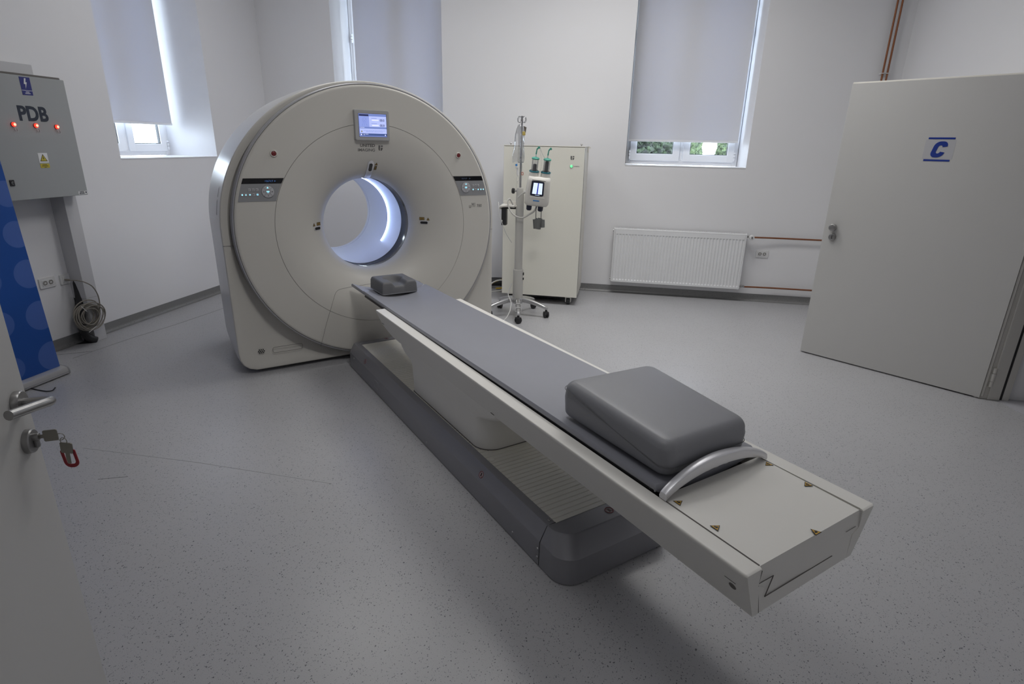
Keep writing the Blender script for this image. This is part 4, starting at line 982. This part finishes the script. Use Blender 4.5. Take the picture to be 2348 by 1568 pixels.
mb = MB(); mb.tube([(SXc+.028+.009*math.cos(a), SYc-.062, 1.343+.013*math.sin(a)) for a in [2*PI*i/16 for i in range(16)]], .0025, 6, closed=True); mb.build('roller_clamp', mat('clamp_red', (.45, .06, .02), .4), bg)

# cables on the floor behind the scanner
for nm, lab, m, pts, r in (
    ('cable', 'white cable looping over the floor left of the cream cabinet', M_cablew, [(-1.62, 5.75, .006), (-1.45, 5.9, .10), (-1.33, 6.0, .17), (-1.26, 6.12, .14), (-1.30, 6.2, .02), (-1.5, 6.1, .006)], .008),
    ('cable', 'yellow cable looping over the floor left of the cream cabinet', M_cabley, [(-1.60, 5.9, .006), (-1.46, 6.0, .07), (-1.37, 6.06, .14), (-1.28, 6.14, .15), (-1.27, 6.24, .05), (-1.4, 6.3, .008)], .008),
    ('cable', 'black cable curling on the floor under the cabinet edge', M_blackm, [(-1.62, 5.62, .008), (-1.42, 5.56, .008), (-1.28, 5.62, .008), (-1.215, 5.72, .010), (-1.20, 5.92, .012)], .008)):
    mb = MB(); mb.tube(bez(pts, 10), r, 8); tag(mb.build(nm, m, off=pts[0]), lab, 'cable')
mb = MB(); mb.tube(bez([(-1.75, 6.25, .02), (-1.6, 6.32, .03), (-1.42, 6.36, .04), (-1.30, 6.36, .04)], 8), .05, 14)
o = mb.build('cable_bundle', M_blackm, off=(-1.45, 6.3, 0)); o.location.z += .035; tag(o, 'thick black cable bundle on the floor behind the scanner', 'cable')

# ------------------------------------------------------------------ RADIATOR, PIPES, SOCKETS
rd = thing('radiator', (.59, 6.48, .14), 'white panel radiator under the right window', 'radiator')
x0, x1, y0, y1, z0, z1 = -.101, 1.288, 6.445, 6.53, .142, .742
mb = MB(); L = []; npan = 41; pw = (x1-x0-.03)/npan; za, zb2 = z0+.045, z1-.045
# ribbed front: vertical shallow channels with tapering ends
xs = []; 
for k in range(npan):
    xa = x0+.015+k*pw
    xs += [(xa, 0), (xa+pw*.26, 0), (xa+pw*.40, 1), (xa+pw*.86, 1)]
xs.append((x1-.015, 0))
rows = [(z0, 0), (z0+.022, 0), (z0+.034, 1), (z1-.075, 1), (z1-.062, 0), (z1-.012, 0)]
rows = [(z0+.008, 0), (z0+.024, 0), (z0+.036, 1), (z1-.07, 1), (z1-.058, 0), (z1-.012, 0)]
vs = []; fs = []; W_ = len(xs)
for z, f in rows:
    for x, d in xs: vs.append((x, y0+.006*d*f, z))
for j in range(len(rows)-1):
    for i in range(W_-1): k = j*W_+i; fs.append((k, k+1, k+W_+1, k+W_))
mb.add(vs, fs); pnl = mb.build('front_panel', M_rad, rd, smooth=15, normals=False)
mb = MB(); mb.box(x0, x1, y0+.007, y0+.03, z0, z1-.014, .006); mb.box(x0, x1, y0-.001, y0+.012, z1-.016, z1-.002, .005); mb.box(x0, x1, y0+.0, y0+.012, z0, z0+.010, .004); mb.box(x0, x0+.014, y0, y0+.012, z0, z1-.005, .004); mb.box(x1-.014, x1, y0, y0+.012, z0, z1-.005, .004); mb.build('water_panel', M_rad, rd)
mb = MB(); mb.box(x0-.004, x0+.004, y0+.008, y1, z0+.015, z1, .003); mb.box(x1-.004, x1+.004, y0+.008, y1, z0+.015, z1, .003); mb.build('side_cover', M_rad, rd)
mb = MB(); mb.box(x0+.003, x1-.003, y0+.012, y0+.02, z1-.004, z1); mb.box(x0+.003, x1-.003, y1-.008, y1, z1-.004, z1)
nb = 92
for k in range(nb):
    x = x0+.006+(x1-x0-.012)*k/(nb-1); mb.box(x-.0032, x+.0032, y0+.02, y1-.008, z1-.003, z1)
mb.box(x0+.003, x1-.003, y0+.02, y1-.006, z1-.05, z1-.012, mi=1)
mb.build('top_grille', [M_rad, M_blackm], rd)
mb = MB(); mb.box(x0+.25, x0+.28, y1, BW-.0005, z0+.05, z1-.05); mb.box(x1-.28, x1-.25, y1, BW-.0005, z0+.05, z1-.05); mb.build('wall_bracket', M_rad, rd)
for zz in (z1-.03, z0+.03):
    mb = MB(); mb.cyl((x0-.016, y0+.045, zz), (x0+.002, y0+.045, zz), .010, n=10); mb.build('plug', M_steel, rd)
mb = MB(); mb.cyl((x1, y0+.045, z1-.03), (x1+.035, y0+.045, z1-.03), .011, n=12); mb.cyl((x1+.035, y0+.045, z1-.03), (x1+.075, y0+.05, z1-.032), .008, n=12); vl = mb.build('valve', M_steel, rd)
mb = MB(); mb.lathe([(.012, .012), (.022, .008), (.026, -.01), (.026, -.045), (.021, -.055), (.0005, -.056)], 24, 'y', (x1+.048, y0+.028, z1-.033)); mb.lathe([(.0005, -.0565), (.005, -.0565)], 6, 'y', (x1+.048, y0+.028, z1-.03), mi=1); mb.box(x1+.042, x1+.045, y0-.03, y0-.0275, z1-.045, z1-.022, mi=1); mb.box(x1+.052, x1+.055, y0-.03, y0-.0275, z1-.045, z1-.022, mi=1); mb.build('thermostat_head', [M_plastic, M_blackm], vl)
mb = MB(); mb.cyl((x1, y0+.045, z0+.03), (x1+.02, y0+.045, z0+.03), .012, n=12); mb.cyl((x1+.02, y0+.045, z0+.03), (x1+.032, y0+.045, z0+.03), .016, n=6); mb.cyl((x1+.032, y0+.045, z0+.03), (x1+.06, y0+.047, z0+.03), .010, n=12); mb.cyl((x1+.045, y0+.045, z0+.03), (x1+.053, y0+.047, z0+.03), .014, n=6); mb.build('return_valve', M_steel, rd)
yp = 6.515
for (lab, xa, zz, xr) in (('upper copper heating pipe from the radiator up the right corner', x1+.0765, .706, 2.292), ('lower copper heating pipe from the radiator up the right corner', x1+.0615, .166, 2.332)):
    mb = MB(); pts = [(xa, y0+.048, zz), (xa+.12, yp-.01, zz), (xa+.3, yp, zz), (xr-.03, yp, zz)]+[(xr-.03+.03*math.sin(q), yp, zz+.03-.03*math.cos(q)) for q in (R(30), R(60), R(90))]+[(xr, yp, 2.0), (xr, yp, CEIL-.01)]
    mb.tube(pts, .0088, 14); o = mb.build('copper_pipe', M_copper, off=(xr, yp, zz), smooth=50); tag(o, lab, 'pipe', 'copper heating pipes')
mb = MB()
for x in (2.292, 2.332): mb.tube([(x+.0115*math.cos(a), yp+.0115*math.sin(a), 2.30) for a in [2*PI*i/16 for i in range(16)]], .0035, 6, closed=True)
mb.box(2.276, 2.348, yp+.010, BW, 2.294, 2.306); tag(mb.build('pipe_clip', M_plastic, off=(2.312, BW, 2.30)), 'white twin clip holding the two copper risers above the door', 'pipe clip')

def outlet(label, M, w, hgt, kind):
    r = bpy.data.objects.new('wall_socket', None); C.objects.link(r); r.matrix_world = M; OFF[r.name] = (0, 0, 0); tag(r, label, 'socket')
    mb = MB(); mb.prism(rrect(-w/2, w/2, -hgt/2, hgt/2, .008, 4), 0, .010, 'z', bev=.003); mb.build('face_plate', M_plastic, r)
    if kind == 'double':
        mb = MB(); mb.prism(rrect(-.043, .043, -.0235, .0235, .004, 3), .009, .0125, 'z'); mb.build('socket_insert', M_plastic, r)
        for s_ in (-1, 1):
            mb = MB(); mb.lathe([(.0195, .0128), (.018, .0135), (.0175, .0125), (.0005, .0125)], 28, 'z', (s_*.0225, 0, 0), mi=0); mb.lathe([(.0005, .0131), (.0165, .0131)], 28, 'z', (s_*.0225, 0, 0), mi=1)
            for q in (-1, 1): mb.box(s_*.0225-.003, s_*.0225+.003, q*.0165-.003, q*.0165+.003, .0128, .0139, mi=2)
            mb.box(s_*.0225-.010, s_*.0225+.010, -.006, .006, .0128, .0138, mi=2)
            for q in (-1, 1): mb.cyl((s_*.0225+q*.007, 0, .0135), (s_*.0225+q*.007, 0, .0143), .0026, n=10, mi=3)
            mb.build('socket_well', [M_plastic, M_hole, M_plastic, M_blackm], r)
    else:
        mb = MB(); mb.box(-.022, .022, -.022, .022, .009, .013, .002); mb.box(-.008, .008, -.010, .006, .012, .017, .001, mi=0); mb.build('data_insert', M_plastic, r)
    return r
MBK = Matrix(((1, 0, 0, 0), (0, 0, -1, 0), (0, 1, 0, 0), (0, 0, 0, 1)))      # local z -> -y (back wall)
MLF = Matrix(((0, 0, 1, 0), (1, 0, 0, 0), (0, 1, 0, 0), (0, 0, 0, 1)))       # local z -> +x (left wall), x -> +y
outlet('white double wall socket between the copper pipes beside the radiator', Matrix.Translation((1.49, BW, .526)) @ MBK, .128, .080, 'double')
outlet('white double wall socket low on the left wall beside the blue banner', Matrix.Translation((-LW, 3.476, .526)) @ MLF, .128, .080, 'double')
outlet('white square data socket with a cable plugged in on the left wall', Matrix.Translation((-LW, 3.618, .522)) @ MLF, .080, .080, 'data')

# ------------------------------------------------------------------ ELECTRICAL CABINET ON THE LEFT WALL
XP = -4.02
pb = thing('electrical_cabinet', (-LW, 3.36, 1.16), 'grey steel electrical cabinet marked PDB on the left wall', 'electrical cabinet')
ya, yb, za, zb3 = 2.95, 3.753, 1.163, 1.957
mb = MB(); mb.box(-LW, XP-.022, ya+.008, yb-.006, za+.008, zb3+.012, .004); mb.build('enclosure', M_pdb, pb)
mb = MB(); mb.box(XP-.020, XP, ya, yb, za, zb3, .004); mb.box(XP-.020, XP-.002, ya, yb-.03, zb3, zb3+.012, .002, mi=1); pd = mb.build('cabinet_door', [M_pdb, M_seam], pb)  # dark strip over the door paints the shadow gap below the roof flange
YR = (0, 1, 0)
def TL(mb, txt, size, y, z, mi, **k): mb.text(txt, size, plane_M((XP+.0006, y, z), YR, ZU), mi, **k)
mb = MB(); TL(mb, 'PDB', .128, 3.466, 1.7145, 0, bold=.034, sx=.90); mb.build('lettering', M_pdbletter, pd)
for i, (y, z) in enumerate(((3.311, 1.6465), (3.463, 1.6445), (3.615, 1.641))):
    mb = MB(); mb.lathe([(.0155, 0), (.0155, .004), (.014, .006)], 24, 'x', (XP, y, z), mi=0); mb.lathe([(.0142, .003), (.0135, .011), (.010, .016), (.0085, .0165)], 24, 'x', (XP, y, z), mi=1); mb.lathe([(.0085, .0165), (.005, .018), (.0005, .0185)], 20, 'x', (XP, y, z), mi=2)
    mb.build('indicator_light', [M_signred, M_redlamp, M_redcore], pd)
    mb = MB(); mb.box(XP, XP+.0012, y-.004, y+.028, z-.048, z-.021, mi=0); mb.text('L%d' % (i+1), .026, plane_M((XP+.0016, y+.012, z-.034), YR, ZU), 1); mb.build('name_tag', [M_bezel, M_letter], pd)
def bolt(mb, y, z, s_, mi):
    q = [(0, 1), (.35, 1), (.12, .25), (.42, .25), (-.1, -1), (.05, -.1), (-.32, -.1)]
    mb.prism([(y+a*s_, z+b*s_*1.1) for a, b in q], XP, XP+.0022, 'x', mi=mi)
mb = MB(); mb.box(XP, XP+.0012, 3.427, 3.499, 1.836, 1.948); bolt(mb, 3.460, 1.908, .030, 1); mb.box(XP, XP+.0018, 3.427, 3.499, 1.8640, 1.8665, mi=1)
mb.box(XP, XP+.0018, 3.452, 3.476, 1.854, 1.858, mi=1); mb.box(XP, XP+.0018, 3.446, 3.482, 1.845, 1.849, mi=1); mb.build('blue_sign', [M_bluesign, M_white], pd)
mb = MB(); mb.box(XP, XP+.0012, 3.431, 3.499, 1.401, 1.466, mi=0); mb.prism([(3.438, 1.411), (3.492, 1.411), (3.465, 1.459)], XP, XP+.0016, 'x', mi=2); mb.prism([(3.444, 1.4145), (3.486, 1.4145), (3.465, 1.452)], XP, XP+.002, 'x', mi=1); bolt(mb, 3.464, 1.428, .012, 2)
mb.box(XP, XP+.0012, 3.432, 3.499, 1.367, 1.395, mi=1)
for k, (a, b) in enumerate(((3.447, 3.480), (3.441, 3.488), (3.458, 3.474))): mb.box(XP, XP+.0018, a, b, 1.386-.008*k, 1.389-.008*k, mi=2)
mb.build('warning_sign', [M_white, M_yellow2, M_blackm], pd)
mb = MB(); mb.box(XP, XP+.006, 3.192, 3.223, 1.258, 1.298, .003); mb.tube([(XP+.008, 3.2075+.007*math.cos(a), 1.278+.007*math.sin(a)) for a in [R(40+250*i/12) for i in range(13)]], .0018, 6, mi=1); mb.build('lock', [M_blackm, M_pdb], pd)
mb = MB(); mb.box(XP, XP+.001, 3.675, 3.748, 1.170, 1.192, mi=0); mb.text('UNITED', .0105, plane_M((XP+.0013, 3.704, 1.186), YR, ZU), 1, bold=.02); mb.text('IMAGING', .0105, plane_M((XP+.0013, 3.704, 1.176), YR, ZU), 1, bold=.02); mb.prism(circle_pts(.006, 8), 0, .0015, 'z', mi=1, M=plane_M((XP, 3.738, 1.182), YR, ZU)); mb.build('maker_label', [M_white, M_pdbletter], pd)
# trunking above and below
mb = MB(); mb.box(-LW, -4.16, 2.9, 3.66, 1.975, 2.046, .003); tag(mb.build('cable_trunking', M_trunk, off=(-LW, 3.3, 1.97)), 'white cable trunking on top of the electrical cabinet', 'trunking')
vt = thing('cable_trunking', (-LW, 3.70, 0), 'grey vertical cable trunking from electrical cabinet down to floor', 'trunking')
mb = MB(); mb.box(-LW, -4.145, 3.655, 3.76, .36, 1.162, .003); mb.box(-4.205, -4.145, 3.655, 3.76, .0, .36, .003); mb.box(-LW, -4.2, 3.74, 3.76, 0, .36); mb.build('trunking_body', M_trunk, vt)
mb = MB(); mb.box(-LW+.002, -4.20, 3.66, 3.74, .0, .358); mb.box(-4.25, -4.155, 3.640, 3.662, 0, .0); mb.prism([(-4.26, 3.55), (-4.15, 3.62), (-4.15, 3.665), (-4.26, 3.665)], .0004, .002); mb.build('cut_opening', M_blackm, vt)
mb = MB(); mb.tube(bez([(-4.235, 3.69, .55), (-4.22, 3.665, .36), (-4.20, 3.62, .22), (-4.185, 3.60, .12), (-4.17, 3.615, .05), (-4.15, 3.66, .012)], 10), .030, 14)
tag(mb.build('cable_conduit', M_blackm, off=(-4.2, 3.64, 0)), 'thick black cable conduit dropping into the floor at the trunking', 'conduit')
# coiled beige cable hanging
cc = thing('cable_coil', (-4.11, 3.607, .13), 'beige data cable wound into a hanging coil by the trunking', 'cable')
mb = MB(); pts = []
for i in range(13*28+1):
    a = 2*PI*i/28+2.; k = i/28; rr = .088+.022*math.sin(k*2.3)+.008*math.sin(k*5.1); pts.append((-4.105+.026*math.sin(k*1.9+1)+.006*math.sin(a*2), 3.607+rr*1.12*math.cos(a)+.008*math.sin(k*3.7), .236+rr*.98*math.sin(a)+.010*math.cos(k*2.9)))
mb.tube(pts, .0046, 7); mb.build('coil', M_cable, cc, smooth=60)
mb = MB(); mb.tube(bez([(-4.25, 3.612, .518), (-4.20, 3.606, .520), (-4.15, 3.615, .518), (-4.115, 3.645, .500), (-4.10, 3.69, .455), (-4.095, 3.715, .38), (-4.10, 3.718, .30), (-4.105, 3.705, .24)], 10), .0042, 8); mb.cyl((-4.258, 3.613, .518), (-4.21, 3.606, .520), .0075, n=10); mb.build('lead', M_cable, cc, smooth=60)
mb = MB(); mb.tube([(-4.075, 3.535, .335), (-4.072, 3.57, .285)], .0025, 6); mb.tube([(-4.075, 3.55, .12), (-4.07, 3.62, .15)], .0022, 6); mb.build('cable_tie', M_plastic, cc)

# ------------------------------------------------------------------ BANNER STAND
XB = -3.79
bn = thing('banner_stand', (XB, 2.62, 0), 'blue roll up banner with pale discs standing at the left edge', 'banner')
mb = MB(); q = [(-.035, .006), (.045, .006), (.050, .012), (.050, .035), (.040, .052), (.015, .060), (-.01, .062), (-.030, .055), (-.040, .03)]
mb.prism([(XB+a, b) for a, b in q], 2.20, 3.045, 'y'); bb = mb.build('base_cassette', M_alu, bn)
mb = MB(); q2 = [(XB+a*1.06+.0, b*1.05-.001) for a, b in q]; mb.prism(q2, 3.045, 3.053, 'y'); mb.prism(q2, 2.192, 2.20, 'y'); mb.box(XB+.0505, XB+.052, 2.2, 3.045, .020, .023); mb.build('end_cap', M_trim, bb)
for y in (2.35, 2.92):
    mb = MB(); mb.box(XB-.16, XB+.04, y-.012, y+.012, .0, .007, .002); mb.build('foot', M_blackm, bn)
BDISC = [(2.99, 1.231, .08, .34), (2.985, .98, .084, .36), (2.99, .723, .093, .36), (2.995, .44, .098, .36), (3.0, .152, .098, .36), (2.734, .445, .085, .3), (2.729, .149, .078, .28), (2.73, .72, .085, .3), (2.735, .98, .08, .3), (2.47, .44, .08, .3), (2.47, .15, .08, .28), (2.99, 1.48, .075, .34), (2.74, 1.23, .075, .3)]
mb = MB(); 
mb.loft([[(XB-.001, 2.215, .055), (XB-.001, 3.03, .055), (XB+.001, 3.03, .055), (XB+.001, 2.215, .055)], [(XB-.041, 2.215, 2.05), (XB-.041, 3.0, 2.05), (XB-.039, 3.0, 2.05), (XB-.039, 2.215, 2.05)]])
mb.build('banner_sheet', banner_mat(), bn, off=(0, 0, 0), smooth=0).location = (-OFF[bn.name][0], -OFF[bn.name][1], -OFF[bn.name][2])
mb = MB(); mb.box(XB-.05, XB-.03, 2.21, 3.005, 2.045, 2.065, .003); mb.build('top_rail', M_alu, bn)
mb = MB(); mb.cyl((XB-.02, 2.62, .05), (XB-.05, 2.62, 2.05), .008, n=10); mb.build('support_pole', M_alu, bn)
mb = MB(); mb.tube(bez([(-3.76, 2.777, .004), (-3.68, 2.765, .004), (-3.607, 2.761, .004), (-3.586, 2.78, .005), (-3.594, 2.808, .012)], 8), .0035, 8); tag(mb.build('power_cord', M_blackm, off=(-3.64, 2.8, 0)), 'thin black cord end lying on the floor before the banner base', 'cord')

# ------------------------------------------------------------------ DOORS
# right leaf, hinged on the right wall, swung into the room
DH = Vector((2.490, 4.132, 0)); DA = .9192578; dd = Vector((-math.sin(DA), math.cos(DA), 0)); dn = Vector((-math.cos(DA), -math.sin(DA), 0))   # dn faces the camera side
DM = Matrix(((dd.x, -dn.x, 0, DH.x), (dd.y, -dn.y, 0, DH.y), (0, 0, 1, 0), (0, 0, 0, 1)))     # local x along leaf from hinge, y away from camera
d2 = bpy.data.objects.new('door_2', None); C.objects.link(d2); d2.matrix_world = DM; OFF[d2.name] = (0, 0, 0)
tag(d2, 'open pale grey door leaf marked with a blue letter C', None, kind='structure')
mb = MB(); mb.box(.0, 1.209, 0, .045, .010, 2.050, .002); mb.box(-.002, 1.222, .045, .062, .010, 2.064, .002, mi=1); mb.box(.0005, 1.208, .001, .044, 2.050, 2.0515, mi=1); lf = mb.build('door_leaf', [M_door, M_dooredge], d2)
FM = plane_M((0, -.0004, 0), (-1, 0, 0), (0, 0, 1))
def dq(mb, x, z): return (x, -.0006, z)
mb = MB(); mb.prism([(.663, 1.690), (.514, 1.690), (.514, 1.6785), (.663, 1.6785)], 0, -.0012, 'y'); mb.prism([(.664, 1.5505), (.516, 1.5505), (.516, 1.539), (.664, 1.539)], 0, -.0012, 'y')
oc = rrect(-.038, .038, -.051, .051, .032, 8); ic = rrect(-.0115, .0115, -.026, .026, .0115, 8); CM = plane_M((.589, -.0006, 1.6145), (-1, 0, 0), (0, 0, 1)); sh_ = lambda p: (p[0]+.23*p[1], p[1])
mb.loft([[sh_(p)+(z,) for p in l] for l, z in ((oc, 0), (oc, -.0012), (ic, -.0012), (ic, 0))], False, False, close=False, M=CM)
mb.prism([(.675, 1.675), (.505, 1.675), (.505, 1.554), (.675, 1.554)], 0, -.0004, 'y', mi=1)
mb.build('letter_sign', [M_doorblue, M_film], lf)
mb = MB(); mb.lathe([(.0005, -.040), (.020, -.040), (.026, -.036), (.027, -.024), (.026, -.010), (.018, -.004), (.018, 0)], 32, 'y', (1.140, 0, 1.037)); mb.build('door_knob', M_steel, lf)
mb = MB(); mb.lathe([(.0005, -.013), (.022, -.013), (.0265, -.010), (.0265, 0)], 32, 'y', (1.137, 0, .964)); mb.box(1.1345, 1.1395, -.0145, -.012, .950, .978, .001, mi=1); mb.box(1.128, 1.146, -.0138, -.012, .966, .982, .002, mi=0); mb.build('lock_rosette', [M_steel, M_blackm], lf)
mb = MB(); mb.box(-.016, -.001, .010, .055, .02, 2.045, .003); mb.build('hinge_edge', M_frame, lf)
for z in (.155, 1.05, 1.85):
    mb = MB(); mb.cyl((-.034, .030, z-.06), (-.034, .030, z-.022), .013, n=14); mb.cyl((-.034, .030, z-.020), (-.034, .030, z+.036), .0145, n=14); mb.cyl((-.034, .030, z+.038), (-.034, .030, z+.075), .013, n=14); mb.box(-.036, -.012, .024, .036, z-.02, z+.036); mb.build('hinge', M_frame, lf)
# frame in the right wall: hinge jamb with black gasket line
mb = MB(); mb.box(RW+.012, RW+.145, 4.142, 4.225, 0, 2.16, .003); mb.box(RW-.008, RW+.03, 4.150, 4.235, 0, 2.16, .004); mb.box(RW+.058, RW+.132, 4.128, 4.16, 0, 2.16, .006); mb.box(RW+.15, RW+.19, 4.135, 4.2, 0, 2.16, .003); mb.box(RW+.0, RW+.15, 2.83, 2.875, 0, 2.16, .003); mb.box(RW, RW+.15, 2.875, 4.145, 2.085, 2.16, .003)
tag(mb.build('trim_4', M_frame), 'pale steel frame of the right doorway', kind='structure')
mb = MB(); mb.box(RW+.13, RW+.151, 4.1385, 4.16, .002, 2.1, .001); tag(mb.build('trim_5', M_blackm), 'black rubber gasket in the right door frame', kind='structure')

# left leaf beside the camera
P0 = Vector((-1.214, .861, 0)); LA = R(30); nn = Vector((math.cos(LA), math.sin(LA), 0)); dl = Vector((math.sin(LA), -math.cos(LA), 0))    # dl: from free edge to hinge
LM = Matrix(((dl.x, nn.x, 0, P0.x), (dl.y, nn.y, 0, P0.y), (0, 0, 1, 0), (0, 0, 0, 1)))    # local x towards hinge, y out of the face, origin on the lock axis
d1 = bpy.data.objects.new('door_1', None); C.objects.link(d1); d1.matrix_world = LM; OFF[d1.name] = (0, 0, 0)
tag(d1, 'open pale grey door leaf with lever handle at the left edge', None, kind='structure')
mb = MB(); mb.box(-.050, 1.10, -.045, 0, .010, 2.05, .003); mb.box(-.055, 1.10, -.062, -.045, .01, 2.064, .002); lf1 = mb.build('door_leaf', M_door, d1)
mb = MB(); mb.lathe([(.026, 0), (.026, .011), (.024, .0135), (.0005, .0135)], 32, 'y', (0, 0, 1.053)); mb.tube([(0, .012, 1.053), (0, .05, 1.053), (.002, .057, 1.0535), (.008, .063, 1.0545), (.018, .064, 1.057), (.03, .061, 1.0595), (.05, .054, 1.063), (.112, .035, 1.0735)], .0100, 16); mb.build('lever_handle', M_steel, lf1, smooth=50)
mb = MB(); mb.lathe([(.026, 0), (.026, .011), (.024, .0135), (.0005, .0135)], 32, 'y', (0, 0, .964)); mb.lathe([(.0085, .013), (.0085, .022), (.0075, .024), (.0005, .024)], 20, 'y', (0, 0, .972)); mb.box(-.005, .005, .013, .022, .948, .97, .003); mb.build('lock_rosette', M_steel, lf1)
ks = bpy.data.objects.new('key_bunch', None); C.objects.link(ks); ks.matrix_world = LM @ Matrix.Translation((0, .022, .972)); OFF[ks.name] = (0, .022, .972)
tag(ks, 'bunch of door keys with a red tag hanging from the left door lock', 'keys')
def key(M, nm='key'):
    mb = MB(M); mb.prism(rrect(0, .026, -.013, .013, .003, 3), -.0012, .0012, 'z'); mb.prism([(-.026, -.0042), (.001, -.0042), (.001, .0042), (-.018, .0042), (-.021, .0022), (-.023, .004), (-.026, .0015)], -.0011, .0011, 'z'); return mb.build(nm, M_key, ks)
key(plane_M((.0, .031, .972), (0, 1, 0), (0, 0, 1)))
mb = MB(); mb.tube([(0, .060+.008*math.cos(a), .966+.008*math.sin(a)) for a in [2*PI*i/20 for i in range(20)]], .0009, 6, closed=True); mb.build('key_ring', M_key, ks)
tv = Vector((.33, .944, 0)).normalized()
mb = MB(); mb.tube([(tv.x*.007*math.cos(a), .064+tv.y*.007*math.cos(a), .955+.008*math.sin(a)) for a in [2*PI*i/18 for i in range(18)]], .0009, 6, closed=True); mb.build('key_ring', M_key, ks)
# the hanging key and tag turn to face the room
key(plane_M((.0, .0655, .925), (0, 0, 1), -tv) @ Matrix.Rotation(R(-4), 4, 'Z'))
TM = plane_M((.003, .0665, .910), tv, (0, 0, 1)) @ Matrix.Rotation(R(6), 4, 'Z'); TM = Matrix.Translation((-tv.y*.004, tv.x*.004, 0)) @ TM
mb = MB(TM)
outer = rrect(-.0165, .0165, -.021, .022, [.003, .003, .014, .014], 6); inner = rrect(-.0105, .0105, -.013, .018, [.002, .002, .008, .008], 6)
mb.loft([[(a, b, -.001) for a, b in outer], [(a, b, .001) for a, b in outer], [(a, b, .001) for a, b in inner], [(a, b, -.001) for a, b in inner], [(a, b, -.001) for a, b in outer]], False, False); mb.build('red_tag', M_tagred, ks)

# ------------------------------------------------------------------ LIGHT
wd_ = bpy.data.worlds.new('sky'); bpy.context.scene.world = wd_; wd_.use_nodes = True
bgn = wd_.node_tree.nodes['Background']; bgn.inputs[0].default_value = (.80, .89, 1., 1); bgn.inputs[1].default_value = 19.0
def area(name, loc, sx, sy, power, col=(1, .985, .968), rot=(0, 0, 0)):
    l = bpy.data.lights.new(name, 'AREA'); l.shape = 'RECTANGLE'; l.size = sx; l.size_y = sy; l.energy = power; l.color = col
    o = bpy.data.objects.new(name, l); C.objects.link(o); o.location = loc; o.rotation_euler = rot; return o
la_ = area('ceiling_lamp', (-.15, 4.95, CEIL-.03), 1.6, .6, 40); la_.data.spread = R(158)
area('ceiling_lamp', (-2.5, 4.6, CEIL-.03), 1.2, .6, 19)
area('ceiling_lamp', (-.5, 1.7, CEIL-.03), 1.2, .6, 9)
dl_ = area('floor_fill_light', (.9, 4.2, CEIL-.03), 1.2, .8, 8); dl_.data.spread = R(95)  # added narrow fill, lifts the floor at mid right more than the walls
def spot(name, loc, tgt, power, ang, rad=.35, col=(1, .985, .968)):
    l = bpy.data.lights.new(name, 'SPOT'); l.energy = power; l.color = col; l.spot_size = R(ang); l.spot_blend = 1.; l.shadow_soft_size = rad
    o = bpy.data.objects.new(name, l); C.objects.link(o); o.location = loc
    o.rotation_euler = (Vector(tgt)-Vector(loc)).to_track_quat('-Z', 'Y').to_euler(); return o
spot('gantry_fill_spot', (.2, 1.3, CEIL-.05), (-1.2, 3.9, .9), 170, 75)  # added soft spot: brightens the middle, falls off outwards like lens vignetting
area('corridor_lamp', (0, -1.4, 2.65), 1.2, .4, 3)

# ------------------------------------------------------------------ CAMERA
h_, pitch, roll, yaw = 1.5827, .3326, .0214, .1879
fw = Vector((-math.sin(yaw)*math.cos(pitch), math.cos(yaw)*math.cos(pitch), -math.sin(pitch)))
rt = Vector((math.cos(yaw), math.sin(yaw), 0)); up = rt.cross(fw)
r2 = rt*math.cos(roll)+up*math.sin(roll); u2 = -rt*math.sin(roll)+up*math.cos(roll)
cam = bpy.data.cameras.new('camera'); cam.sensor_width = 36; cam.lens = 1304.98*36/2348; cam.clip_start = .02
co = bpy.data.objects.new('camera', cam); C.objects.link(co)
co.matrix_world = Matrix(((r2.x, u2.x, -fw.x, 0), (r2.y, u2.y, -fw.y, 0), (r2.z, u2.z, -fw.z, h_), (0, 0, 0, 1)))
sc = bpy.context.scene; sc.camera = co
sc.view_settings.view_transform = 'Standard'; sc.view_settings.look = 'None'; sc.view_settings.exposure = 0.
sc.cycles.use_denoising = True; sc.cycles.max_bounces = 10; sc.cycles.diffuse_bounces = 6; sc.cycles.transparent_max_bounces = 12
sc.cycles.sample_clamp_indirect = 6.; sc.cycles.caustics_reflective = False; sc.cycles.caustics_refractive = False
